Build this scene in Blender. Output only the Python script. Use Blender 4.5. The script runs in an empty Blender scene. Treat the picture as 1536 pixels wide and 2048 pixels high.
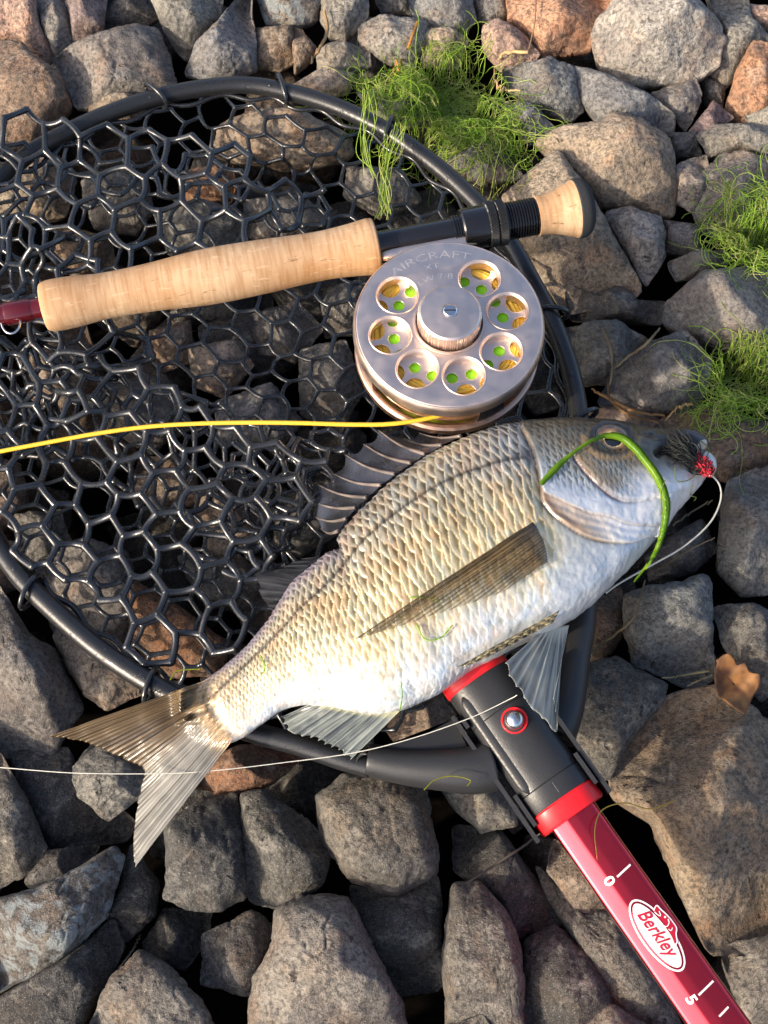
import bpy, bmesh, math, random
import numpy as np
from mathutils import Vector, Matrix

# ------------------------------------------------------------------ camera, sky, sun, exposure
scene = bpy.context.scene
TILT = math.radians(24.0); DIST = 0.66; F = 2667.0; CXP, CYP = 768.0, 1024.0
CAM = np.array([0.0, -DIST*math.sin(TILT), DIST*math.cos(TILT)])
FWD = np.array([0.0, math.sin(TILT), -math.cos(TILT)])
UPV = np.array([0.0, math.cos(TILT), math.sin(TILT)])
RGT = np.array([1.0, 0.0, 0.0])
cd = bpy.data.cameras.new('camera'); cam = bpy.data.objects.new('camera', cd)
scene.collection.objects.link(cam); scene.camera = cam
cd.sensor_fit = 'VERTICAL'; cd.angle = 2*math.atan(CYP/F); cd.clip_start = 0.01; cd.clip_end = 200
cam.location = CAM; cam.rotation_euler = (TILT, 0, 0)
scene.render.resolution_x = 768; scene.render.resolution_y = 1024

SUN_EL = math.radians(27); SUN_AZ = math.atan2(-0.47, -0.88)      # low sun, from behind-left of the viewer
sun_dir = Vector((math.cos(SUN_AZ)*math.cos(SUN_EL), math.sin(SUN_AZ)*math.cos(SUN_EL), math.sin(SUN_EL)))
sl = bpy.data.lights.new('sun', 'SUN'); so = bpy.data.objects.new('sun', sl); scene.collection.objects.link(so)
sl.energy = 2.3; sl.angle = math.radians(1.2); sl.color = (1.0, 0.85, 0.66)
so.rotation_euler = sun_dir.to_track_quat('Z', 'Y').to_euler(); so.location = sun_dir*5
world = bpy.data.worlds.new('World'); scene.world = world; world.use_nodes = True
wn = world.node_tree; bg = wn.nodes['Background']
sky = wn.nodes.new('ShaderNodeTexSky'); sky.sky_type = 'NISHITA'; sky.sun_disc = False
sky.sun_elevation = SUN_EL; sky.sun_rotation = math.pi/2 - SUN_AZ
sky.air_density = 0.7; sky.dust_density = 4.0; sky.ozone_density = 1.0
wn.links.new(sky.outputs[0], bg.inputs[0]); bg.inputs[1].default_value = 0.15
vs = scene.view_settings
vs.view_transform = 'Standard'; vs.look = 'None'; vs.gamma = 1.0; vs.use_curve_mapping = False
vs.exposure = 1.05
scene.render.film_transparent = False

rng = np.random.default_rng(11)
random.seed(5)
COL = scene.collection

# ------------------------------------------------------------------ maths helpers
def A(p): return np.asarray(p, float)
def rays(px):
    px = A(px); return FWD + ((px[..., 0]-CXP)/F)[..., None]*RGT + ((CYP-px[..., 1])/F)[..., None]*UPV
def at(px, z):
    """points of pixels (target picture) on the level(s) z"""
    d = rays(px); t = (A(z)-CAM[2])/d[..., 2]; return CAM + t[..., None]*d
def on_plane(px, c, n):
    d = rays(px); t = ((c-CAM)@n)/(d@n); return CAM + t[..., None]*d
def proj(P):
    v = A(P)-CAM; w = v@FWD
    return np.stack([CXP + F*(v@RGT)/w, CYP - F*(v@UPV)/w], -1)
def mpp(p):                                             # metres in a pixel near level 0.03
    a = at(A([p]), 0.03)[0]; return float(((a-CAM)@FWD)/F)
def cr(P, n, closed=False):
    """Catmull-Rom through P, n samples"""
    P = A(P); m = len(P)
    if closed: Q = np.vstack([P[-1], P, P[0], P[1]]); seg = m
    else: Q = np.vstack([2*P[0]-P[1], P, 2*P[-1]-P[-2]]); seg = m-1
    t = np.linspace(0, seg, n, endpoint=not closed); i = np.minimum(t.astype(int), seg-1); f = (t-i)[:, None]
    a, b, c, d = Q[i], Q[i+1], Q[i+2], Q[i+3]
    return 0.5*((2*b)+(c-a)*f+(2*a-5*b+4*c-d)*f**2+(3*b-a-3*c+d)*f**3)
def resample(P, n):
    P = A(P); L = np.r_[0, np.cumsum(np.linalg.norm(np.diff(P, axis=0), axis=1))]
    t = np.linspace(0, L[-1], n); return np.stack([np.interp(t, L, P[:, k]) for k in range(P.shape[1])], 1)
def sstep(a, b, x):
    t = np.clip((x-a)/(b-a), 0, 1); return t*t*(3-2*t)
def lin(c):
    c = A(c)/255.0; return np.where(c <= .04045, c/12.92, ((c+.055)/1.055)**2.4)
def _hash(ix, iy, iz, s):
    h = (ix*374761393 + iy*668265263 + iz*2147483647 + s*1274126177) & 0xffffffff
    h = ((h ^ (h >> 13))*1274126177) & 0xffffffff
    h = h ^ (h >> 16)
    return (h & 0xffff)/32767.5-1.0
def vnoise(P, s=0):
    P = A(P); i = np.floor(P).astype(np.int64); f = P-i; f = f*f*f*(f*(f*6-15)+10); r = 0
    for dx in (0, 1):
        for dy in (0, 1):
            for dz in (0, 1):
                w = (f[:, 0] if dx else 1-f[:, 0])*(f[:, 1] if dy else 1-f[:, 1])*(f[:, 2] if dz else 1-f[:, 2])
                r = r + w*_hash(i[:, 0]+dx, i[:, 1]+dy, i[:, 2]+dz, s)
    return r
def fbm(P, o=4, s=0):
    r = 0; a = 1; P = A(P)
    for k in range(o): r = r + a*vnoise(P*2**k, s+k); a *= .5
    return r
def seg_dist(px, L):
    """distance to a polyline and the side (+ left of travel)"""
    px = A(px); L = A(L); best = np.full(len(px), 1e9); side = np.zeros(len(px))
    for a, b in zip(L[:-1], L[1:]):
        ab = b-a; t = np.clip(((px-a)@ab)/(ab@ab), 0, 1); q = a+t[:, None]*ab; v = px-q
        d = np.hypot(v[:, 0], v[:, 1]); s = np.sign(ab[0]*(px[:, 1]-a[1])-ab[1]*(px[:, 0]-a[0]))
        m = d < best; best[m] = d[m]; side[m] = s[m]
    return best, side
def in_poly(px, poly):
    px = A(px); poly = A(poly); r = np.zeros(len(px), bool); j = len(poly)-1
    for i in range(len(poly)):
        xi, yi = poly[i]; xj, yj = poly[j]
        c = ((yi > px[:, 1]) != (yj > px[:, 1]))
        with np.errstate(divide='ignore', invalid='ignore'):
            x = (xj-xi)*(px[:, 1]-yi)/(yj-yi+1e-12)+xi
        r ^= c & (px[:, 0] < x); j = i
    return r

# ------------------------------------------------------------------ object helpers
ROOT = {}
def root_loc(o):
    while o.parent: o = o.parent
    return ROOT.get(o.name, np.zeros(3))
def tag(o, label=None, cat=None, group=None, kind=None):
    if label: o['label'] = label
    if cat: o['category'] = cat
    if group: o['group'] = group
    if kind: o['kind'] = kind
    return o
def thing(name, label, cat, loc, group=None):
    o = bpy.data.objects.new(name, None); COL.objects.link(o); o.location = loc; o.empty_display_size = .01
    ROOT[o.name] = A(loc); return tag(o, label, cat, group)
def mesh_np(name, V, faces):
    me = bpy.data.meshes.new(name); V = np.ascontiguousarray(V, np.float32)
    if isinstance(faces, np.ndarray): faces = [faces]
    faces = [np.asarray(f) for f in faces if len(f)]
    me.vertices.add(len(V)); me.vertices.foreach_set('co', V.ravel())
    idx = np.concatenate([f.ravel() for f in faces]).astype(np.int32)
    tot = np.concatenate([np.full(len(f), f.shape[1]) for f in faces]).astype(np.int32)
    st = np.r_[0, np.cumsum(tot)[:-1]].astype(np.int32)
    me.loops.add(len(idx)); me.loops.foreach_set('vertex_index', idx)
    me.polygons.add(len(tot)); me.polygons.foreach_set('loop_start', st); me.polygons.foreach_set('loop_total', tot)
    me.update(calc_edges=True); me.validate(); return me
def mk(name, V, faces, mat, parent=None, loc=None, smooth=True, cols=None, sharp=None):
    V = A(V)
    if parent is not None: off = root_loc(parent)
    else: off = A(loc) if loc is not None else V.mean(0)
    me = mesh_np(name, V-off, faces); o = bpy.data.objects.new(name, me); COL.objects.link(o)
    if parent is not None: o.parent = parent
    else: o.location = off; ROOT[o.name] = off
    if mat: me.materials.append(mat)
    me.polygons.foreach_set('use_smooth', np.full(len(me.polygons), smooth))
    if sharp is not None and smooth: me.set_sharp_from_angle(angle=math.radians(sharp))
    if cols is not None:
        c = np.ones((len(V), 4), np.float32); c[:, :cols.shape[1]] = cols
        at_ = me.color_attributes.new('Col', 'FLOAT_COLOR', 'POINT'); at_.data.foreach_set('color', c.ravel())
    return o
class Buf:
    def __init__(s): s.V = []; s.Q = []; s.T = []; s.C = []; s.n = 0
    def add(s, V, Q=None, T=None, C=None):
        V = A(V); s.V.append(V)
        if Q is not None and len(Q): s.Q.append(np.asarray(Q)+s.n)
        if T is not None and len(T): s.T.append(np.asarray(T)+s.n)
        if C is not None: s.C.append(np.broadcast_to(A(C), (len(V), len(A(C).ravel()) if A(C).ndim == 1 else A(C).shape[1])))
        s.n += len(V)
    def build(s, name, mat, parent=None, **k):
        f = ([np.concatenate(s.Q)] if s.Q else [])+([np.concatenate(s.T)] if s.T else [])
        return mk(name, np.concatenate(s.V), f, mat, parent, cols=np.concatenate(s.C) if s.C else None, **k)
def tube(P, r, sides=8, flat=1.0, cap=True, up=(0, 0, 1)):
    """tube along P with radii r -> V, quads, tris; flat squeezes it towards 'up'"""
    P = A(P); n = len(P); r = np.broadcast_to(A(r), (n,))
    T = np.gradient(P, axis=0); T /= np.linalg.norm(T, axis=1)[:, None]+1e-12
    U = np.tile(A(up), (n, 1)); S = np.cross(T, U); l = np.linalg.norm(S, axis=1)
    bad = l < .15
    if bad.any(): S[bad] = np.cross(T[bad], A([1, 0.2, 0]))
    S /= np.linalg.norm(S, axis=1)[:, None]; U = np.cross(S, T)
    a = np.arange(sides)/sides*2*math.pi
    V = P[:, None]+r[:, None, None]*(np.cos(a)[None, :, None]*S[:, None]+flat*np.sin(a)[None, :, None]*U[:, None])
    V = V.reshape(-1, 3); i = np.arange(n-1)[:, None]*sides; k = np.arange(sides)[None]; k2 = (k+1) % sides
    Q = np.stack([i+k, i+k2, i+sides+k2, i+sides+k], -1).reshape(-1, 4); Tn = []
    if cap:
        V = np.vstack([V, P[0], P[-1]]); c0, c1 = n*sides, n*sides+1
        k = np.arange(sides); k2 = (k+1) % sides; b = (n-1)*sides
        Tn = np.vstack([np.stack([np.full(sides, c0), k2, k], 1), np.stack([np.full(sides, c1), b+k, b+k2], 1)])
    return V, Q, Tn
def frame(x, z):
    z = A(z)/np.linalg.norm(z); x = A(x)-z*(A(x)@z); x /= np.linalg.norm(x); return np.stack([x, np.cross(z, x), z], 1)
def lathe(prof, sides=64, M=None, o=None, axis_x=False, knurl=None):
    """profile (r, h) turned around local z (or x); M columns = local axes, o = origin"""
    prof = A(prof); n = len(prof); a = np.arange(sides)/sides*2*math.pi
    r = prof[:, 0][:, None]*np.ones(sides)
    if knurl is not None: r = r+knurl(prof, a)
    c, s = r*np.cos(a), r*np.sin(a); h = np.tile(prof[:, 1][:, None], (1, sides))
    V = np.stack([h, c, s] if axis_x else [c, s, h], -1).reshape(-1, 3)
    if M is not None: V = V@M.T
    if o is not None: V = V+A(o)
    i = np.arange(n-1)[:, None]*sides; k = np.arange(sides)[None]; k2 = (k+1) % sides
    return V, np.stack([i+k, i+k2, i+sides+k2, i+sides+k], -1).reshape(-1, 4)
def box(c, s, M=None, o=None):
    c = A(c); s = A(s)/2
    V = A([[x, y, z] for x in (-1, 1) for y in (-1, 1) for z in (-1, 1)])*s+c
    if M is not None: V = V@M.T
    if o is not None: V = V+A(o)
    return V, np.array([[0, 1, 3, 2], [4, 6, 7, 5], [0, 4, 5, 1], [2, 3, 7, 6], [0, 2, 6, 4], [1, 5, 7, 3]])
def blob(c, R, M=None, nu=24, nv=14):
    u = np.linspace(0, 2*math.pi, nu, endpoint=False); v = np.linspace(.02, math.pi-.02, nv)
    u, v = np.meshgrid(u, v); V = np.stack([np.sin(v)*np.cos(u), np.sin(v)*np.sin(u), np.cos(v)], -1).reshape(-1, 3)*A(R)
    if M is not None: V = V@M.T
    i = np.arange(nv-1)[:, None]*nu; k = np.arange(nu)[None]; k2 = (k+1) % nu
    return V+A(c), np.stack([i+k, i+nu+k, i+nu+k2, i+k2], -1).reshape(-1, 4)

# ------------------------------------------------------------------ materials
def mat_new(name):
    m = bpy.data.materials.new(name); m.use_nodes = True; nt = m.node_tree
    return m, nt, nt.nodes['Principled BSDF'], nt.nodes['Material Output']
def N(nt, t, **k):
    n = nt.nodes.new(t)
    for a, b in k.items(): setattr(n, a, b)
    return n
def setv(n, **k):
    for a, b in k.items(): n.inputs[a.replace('_', ' ')].default_value = b
def plain(name, col, rough=.5, metal=0.0, coat=0.0, var=0.15, bump=0.0, scale=300, spec=.5):
    m, nt, b, _ = mat_new(name)
    b.inputs['Roughness'].default_value = rough; b.inputs['Metallic'].default_value = metal
    b.inputs['Coat Weight'].default_value = coat; b.inputs['Specular IOR Level'].default_value = spec
    tc = N(nt, 'ShaderNodeTexCoord'); nz = N(nt, 'ShaderNodeTexNoise'); setv(nz, Scale=scale, Detail=5.0)
    nt.links.new(tc.outputs['Object'], nz.inputs['Vector'])
    mx = N(nt, 'ShaderNodeMix', data_type='RGBA'); c = A(col)
    mx.inputs[6].default_value = (*np.clip(c*(1-var), 0, 1), 1); mx.inputs[7].default_value = (*np.clip(c*(1+var), 0, 1), 1)
    nt.links.new(nz.outputs['Fac'], mx.inputs[0]); nt.links.new(mx.outputs[2], b.inputs['Base Color'])
    mr = N(nt, 'ShaderNodeMapRange'); setv(mr, From_Min=.3, From_Max=.7, To_Min=max(rough-.08, .02), To_Max=min(rough+.1, 1))
    nt.links.new(nz.outputs['Fac'], mr.inputs['Value']); nt.links.new(mr.outputs[0], b.inputs['Roughness'])
    if bump:
        bp = N(nt, 'ShaderNodeBump'); setv(bp, Strength=bump, Distance=.001)
        nt.links.new(nz.outputs['Fac'], bp.inputs['Height']); nt.links.new(bp.outputs[0], b.inputs['Normal'])
    return m
def rock_mat(name, wet, lichen=False):
    m, nt, b, _ = mat_new(name); L = nt.links.new
    tc = N(nt, 'ShaderNodeTexCoord'); oi = N(nt, 'ShaderNodeObjectInfo')
    ml = N(nt, 'ShaderNodeMath', operation='MULTIPLY'); ml.inputs[1].default_value = 37.0; L(oi.outputs['Random'], ml.inputs[0])
    ad = N(nt, 'ShaderNodeVectorMath', operation='ADD'); L(tc.outputs['Object'], ad.inputs[0]); L(ml.outputs[0], ad.inputs[1])
    def noise(s, d=6, r=.6, dist=0.0):
        n = N(nt, 'ShaderNodeTexNoise'); setv(n, Scale=float(s), Detail=float(d), Roughness=r, Distortion=dist); L(ad.outputs[0], n.inputs['Vector']); return n.outputs['Fac']
    def ramp(src, a, c, lo=0.0, hi=1.0):
        r = N(nt, 'ShaderNodeMapRange'); setv(r, From_Min=a, From_Max=c, To_Min=lo, To_Max=hi); L(src, r.inputs['Value']); return r.outputs[0]
    def mix(f, a, c, t='MIX'):
        x = N(nt, 'ShaderNodeMix', data_type='RGBA', blend_type=t)
        for s, i in ((f, 0), (a, 6), (c, 7)):
            if hasattr(s, 'links') or hasattr(s, 'is_output'): L(s, x.inputs[i])
            elif i == 0: x.inputs[0].default_value = s
            else: x.inputs[i].default_value = (*s, 1)
        return x.outputs[2]
    base = oi.outputs['Color']
    big, mid, fine, vf = noise(22, 4, .6, .6), noise(95, 6, .65, .4), noise(420, 6, .7), noise(1500, 3, .6)
    c = mix(ramp(big, .34, .66, .0, .9), mix(1.0, base, (1.18, 1.16, 1.12), 'MULTIPLY'), mix(1.0, base, (.50, .48, .49), 'MULTIPLY'))
    c = mix(ramp(mid, .52, .70, 0, .7), c, mix(.55, base, (.56, .51, .43)))                       # pale crust
    c = mix(ramp(noise(31, 5, .6, 1.0), .50, .72, 0, .65), c, mix(1.0, base, (1.15, .78, .52), 'MULTIPLY'))   # rust
    c = mix(ramp(fine, .40, .56, .80, 0), c, mix(.82, base, (.02, .018, .017)))                                      # dark grains
    c = mix(ramp(vf, .57, .70, 0, .55), c, mix(.6, base, (.66, .62, .55)))                                       # bright grains
    vo = N(nt, 'ShaderNodeTexVoronoi'); setv(vo, Scale=150.0, Randomness=1.0)
    nd = N(nt, 'ShaderNodeTexNoise'); setv(nd, Scale=260.0, Detail=3.0); L(ad.outputs[0], nd.inputs['Vector'])
    sc_ = N(nt, 'ShaderNodeVectorMath', operation='SCALE'); L(nd.outputs['Color'], sc_.inputs[0]); sc_.inputs['Scale'].default_value = .008
    av = N(nt, 'ShaderNodeVectorMath', operation='ADD'); L(ad.outputs[0], av.inputs[0]); L(sc_.outputs[0], av.inputs[1]); L(av.outputs[0], vo.inputs['Vector'])
    gate = ramp(noise(70, 3), .50, .66, 0, .9)
    pit = N(nt, 'ShaderNodeMath', operation='MULTIPLY'); L(ramp(vo.outputs['Distance'], .13, .26, 1, 0), pit.inputs[0]); L(gate, pit.inputs[1])
    c = mix(pit.outputs[0], c, mix(1.0, base, (.22, .20, .19), 'MULTIPLY'))
    if lichen:
        c = mix(ramp(noise(75, 6, .72, .8), .50, .56, 0, .8), c, (.27, .30, .30)); c = mix(ramp(noise(40, 5, .7, .8), .68, .71, 0, .9), c, (.42, .42, .26))
    L(c, b.inputs['Base Color'])
    # relief
    h = N(nt, 'ShaderNodeMath', operation='MULTIPLY_ADD'); L(mid, h.inputs[0]); h.inputs[1].default_value = 1.6; L(fine, h.inputs[2])
    h2 = N(nt, 'ShaderNodeMath', operation='MULTIPLY_ADD'); L(vf, h2.inputs[0]); h2.inputs[1].default_value = .35; L(h.outputs[0], h2.inputs[2])
    h3 = N(nt, 'ShaderNodeMath', operation='SUBTRACT'); L(h2.outputs[0], h3.inputs[0]); L(pit.outputs[0], h3.inputs[1])
    bp = N(nt, 'ShaderNodeBump'); setv(bp, Strength=1.0 if not wet else .7, Distance=.0018); L(h3.outputs[0], bp.inputs['Height'])
    L(bp.outputs[0], b.inputs['Normal'])
    if wet:
        L(ramp(noise(34, 4, .6, .5), .42, .60, .14, .62), b.inputs['Roughness']); b.inputs['Specular IOR Level'].default_value = .5
    else:
        L(ramp(mid, .3, .7, .72, .95), b.inputs['Roughness']); b.inputs['Specular IOR Level'].default_value = .3
    return m
def vcol_mat(name, rough, metal=0.0, coat=0.0, alpha=False, spec=.5, bump=0.0, bscale=2500, trans=0.0, sss=0.0):
    m, nt, b, out = mat_new(name); L = nt.links.new
    va = N(nt, 'ShaderNodeVertexColor', layer_name='Col'); L(va.outputs['Color'], b.inputs['Base Color'])
    b.inputs['Roughness'].default_value = rough; b.inputs['Metallic'].default_value = metal
    b.inputs['Coat Weight'].default_value = coat; b.inputs['Coat Roughness'].default_value = .12
    b.inputs['Specular IOR Level'].default_value = spec
    tc = N(nt, 'ShaderNodeTexCoord')
    if bump:
        nz = N(nt, 'ShaderNodeTexNoise'); setv(nz, Scale=float(bscale), Detail=3.0); L(tc.outputs['Object'], nz.inputs['Vector'])
        bp = N(nt, 'ShaderNodeBump'); setv(bp, Strength=bump, Distance=.0004); L(nz.outputs['Fac'], bp.inputs['Height']); L(bp.outputs[0], b.inputs['Normal'])
    last = b.outputs[0]
    if trans:
        tr = N(nt, 'ShaderNodeBsdfTranslucent'); L(va.outputs['Color'], tr.inputs['Color'])
        mx = N(nt, 'ShaderNodeMixShader'); mx.inputs[0].default_value = trans; L(last, mx.inputs[1]); L(tr.outputs[0], mx.inputs[2]); last = mx.outputs[0]
    if alpha:
        tp = N(nt, 'ShaderNodeBsdfTransparent'); mx = N(nt, 'ShaderNodeMixShader')
        L(va.outputs['Alpha'], mx.inputs[0]); L(tp.outputs[0], mx.inputs[1]); L(last, mx.inputs[2]); last = mx.outputs[0]
    if last is not b.outputs[0]: L(last, out.inputs['Surface'])
    return m
M = {}
M['rock'] = rock_mat('dry stone', False); M['rock_wet'] = rock_mat('wet stone', True); M['rock_lichen'] = rock_mat('stone with lichen', False, True)
M['ground'] = plain('silt darkened as gap shade', (.006, .005, .0045), .95, bump=.8, scale=180, var=.4, spec=0.0)  # near black, standing in for the shade down in the gaps
M['rubber'] = plain('wet black rubber', (.017, .019, .022), .25, coat=.5, bump=.12, scale=500)
M['hoop'] = plain('black coated tube', (.016, .017, .019), .34, coat=.15, bump=.1, scale=900)
M['plastic'] = plain('black moulded plastic', (.022, .023, .025), .40, bump=.10, scale=1500)
M['red_plastic'] = plain('red plastic', (.72, .012, .018), .38, var=.05)
M['steel'] = plain('polished steel', (.75, .75, .76), .16, metal=1, var=.04)
M['white_print'] = plain('white print', (.80, .77, .75), .5, var=.04)
M['red_print'] = plain('red print', (.42, .006, .03), .4, var=.05)
M['black_metal'] = plain('black anodised metal', (.010, .010, .012), .22, metal=0, coat=.5, var=.1, scale=60)
M['knurl'] = plain('knurled black metal', (.018, .018, .019), .42, var=.1)
M['eva'] = plain('black foam rubber', (.022, .023, .026), .85, bump=.6, scale=1800)
M['gold_line'] = plain('yellow fly line', (.80, .50, .04), .42, var=.06)
M['coil_line'] = plain('fly line brightened for shade', (.95, .56, .07), .40, var=.2, scale=220)  # same yellow line, colour brightened against the shade behind the ports
M['backing'] = plain('green backing', (.34, .86, .015), .6, var=.12)
M['leader'] = plain('clear leader', (.55, .54, .47), .3, var=.1)
M['blank'] = plain('dark red rod varnish', (.085, .004, .008), .12, coat=.6, var=.1)
M['drop'] = None
def champagne():
    m, nt, b, _ = mat_new('champagne anodised metal'); L = nt.links.new
    b.inputs['Metallic'].default_value = 1; b.inputs['Base Color'].default_value = (.84, .69, .60, 1)
    tc = N(nt, 'ShaderNodeTexCoord'); nz = N(nt, 'ShaderNodeTexNoise'); setv(nz, Scale=160.0, Detail=6.0); L(tc.outputs['Object'], nz.inputs['Vector'])
    mr = N(nt, 'ShaderNodeMapRange'); setv(mr, From_Min=.3, From_Max=.7, To_Min=.34, To_Max=.46); L(nz.outputs['Fac'], mr.inputs['Value']); L(mr.outputs[0], b.inputs['Roughness'])
    return m
M['champ'] = champagne()
M['champ_shaded'] = plain('shaded champagne metal', (.70, .46, .33), .36, metal=1, var=.05)  # the champagne metal again, shading inside the frame put into its colour
def cork():
    m, nt, b, _ = mat_new('cork'); L = nt.links.new
    tc = N(nt, 'ShaderNodeTexCoord'); mp = N(nt, 'ShaderNodeMapping'); L(tc.outputs['Object'], mp.inputs[0])
    mp.inputs['Rotation'].default_value = (0, 0, -ROD_ANG); 
    sx = N(nt, 'ShaderNodeMapping'); L(mp.outputs[0], sx.inputs[0]); sx.inputs['Scale'].default_value = (.28, 1.5, 1.5)
    sy = N(nt, 'ShaderNodeMapping'); L(mp.outputs[0], sy.inputs[0]); sy.inputs['Scale'].default_value = (2.4, .25, .25)
    def noise(v, s, d, r=.6):
        n = N(nt, 'ShaderNodeTexNoise'); setv(n, Scale=float(s), Detail=float(d), Roughness=r); L(v, n.inputs['Vector']); return n.outputs['Fac']
    def ramp(s, a, c, lo, hi):
        r = N(nt, 'ShaderNodeMapRange'); setv(r, From_Min=a, From_Max=c, To_Min=lo, To_Max=hi); L(s, r.inputs['Value']); return r.outputs[0]
    def mix(f, a, c):
        x = N(nt, 'ShaderNodeMix', data_type='RGBA'); L(f, x.inputs[0])
        for s, i in ((a, 6), (c, 7)):
            if isinstance(s, tuple): x.inputs[i].default_value = (*s, 1)
            else: L(s, x.inputs[i])
        return x.outputs[2]
    c = mix(ramp(noise(mp.outputs[0], 17, 4), .36, .62, 0, 1), (.55, .385, .235), (.43, .24, .115))
    c = mix(ramp(noise(sy.outputs[0], 240, 4), .42, .66, 0, .65), c, (.33, .165, .062))              # growth rings across
    c = mix(ramp(noise(sx.outputs[0], 330, 4, .7), .58, .68, 0, .55), c, (.68, .49, .31))            # pale flecks
    c = mix(ramp(noise(sx.outputs[0], 260, 5, .75), .62, .68, 0, .9), c, (.15, .075, .035))        # dark pores
    L(c, b.inputs['Base Color']); b.inputs['Roughness'].default_value = .72; b.inputs['Specular IOR Level'].default_value = .3
    bp = N(nt, 'ShaderNodeBump'); setv(bp, Strength=.35, Distance=.0005); L(noise(sx.outputs[0], 330, 4, .7), bp.inputs['Height']); L(bp.outputs[0], b.inputs['Normal'])
    return m
def anod_red():
    m, nt, b, _ = mat_new('red anodised tube'); L = nt.links.new
    b.inputs['Metallic'].default_value = .95; b.inputs['Base Color'].default_value = (.88, .012, .034, 1)
    tc = N(nt, 'ShaderNodeTexCoord'); nz = N(nt, 'ShaderNodeTexNoise'); setv(nz, Scale=90.0, Detail=6.0, Roughness=.65); L(tc.outputs['Object'], nz.inputs['Vector'])
    mr = N(nt, 'ShaderNodeMapRange'); setv(mr, From_Min=.3, From_Max=.7, To_Min=.10, To_Max=.24); L(nz.outputs['Fac'], mr.inputs['Value']); L(mr.outputs[0], b.inputs['Roughness'])
    b.inputs['Coat Weight'].default_value = .8; b.inputs['Coat Roughness'].default_value = .12; b.inputs['Coat IOR'].default_value = 1.7
    return m
M['red_tube'] = anod_red()
M['fish'] = vcol_mat('fish skin', .29, metal=.24, coat=.35, bump=.25, bscale=1800)
M['fin'] = vcol_mat('fin membrane', .26, alpha=True, trans=.25, coat=.3)
M['algae'] = vcol_mat('algae', .34, trans=.5)
M['straw'] = vcol_mat('dry straw', .7, bump=.3)
M['fly'] = vcol_mat('fly dressing', .55)
def water():
    m, nt, b, _ = mat_new('water drop'); b.inputs['Roughness'].default_value = .03
    b.inputs['Transmission Weight'].default_value = 1; b.inputs['IOR'].default_value = 1.33; b.inputs['Base Color'].default_value = (1, 1, 1, 1); return m
M['drop'] = water()

# ------------------------------------------------------------------ ground
GZ = -0.11
g = np.linspace(-1, 1, 61); g = np.sign(g)*np.abs(g)**3*30
gx, gy = np.meshgrid(g, g); gv = np.stack([gx.ravel(), gy.ravel(), np.full(gx.size, GZ)], 1)
gv[:, 2] += .012*fbm(gv*np.array([9, 9, 0]), 3, 3)
ii = (np.arange(60)[:, None]*61+np.arange(60)[None]).ravel()
tag(mk('ground', gv, np.stack([ii, ii+1, ii+62, ii+61], 1), M['ground'], loc=(0, 0, GZ)), kind='structure')

# ------------------------------------------------------------------ stones
HM_X0, HM_Y0, HM_C, HM_N = -0.5, -0.5, 0.002, 600
HM = np.full((HM_N, HM_N), -9.0)
def stamp(hm, V):
    i = ((V[:, 0]-HM_X0)/HM_C).astype(int); j = ((V[:, 1]-HM_Y0)/HM_C).astype(int)
    ok = (i >= 0) & (j >= 0) & (i < HM_N) & (j < HM_N); np.maximum.at(hm, (i[ok], j[ok]), V[ok, 2])
def maxf(h, k):
    for _ in range(k):
        p = np.pad(h, 1, mode='edge'); h = np.max([p[1+a:HM_N+1+a, 1+b:HM_N+1+b] for a in (-1, 0, 1) for b in (-1, 0, 1)], 0)
    return h
def blur(h, k):
    for _ in range(k):
        p = np.pad(h, 1, mode='edge'); h = np.mean([p[1+a:HM_N+1+a, 1+b:HM_N+1+b] for a in (-1, 0, 1) for b in (-1, 0, 1)], 0)
    return h
def look(hm, P):
    i = np.clip(((P[..., 0]-HM_X0)/HM_C).astype(int), 0, HM_N-1); j = np.clip(((P[..., 1]-HM_Y0)/HM_C).astype(int), 0, HM_N-1); return hm[i, j]

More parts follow.
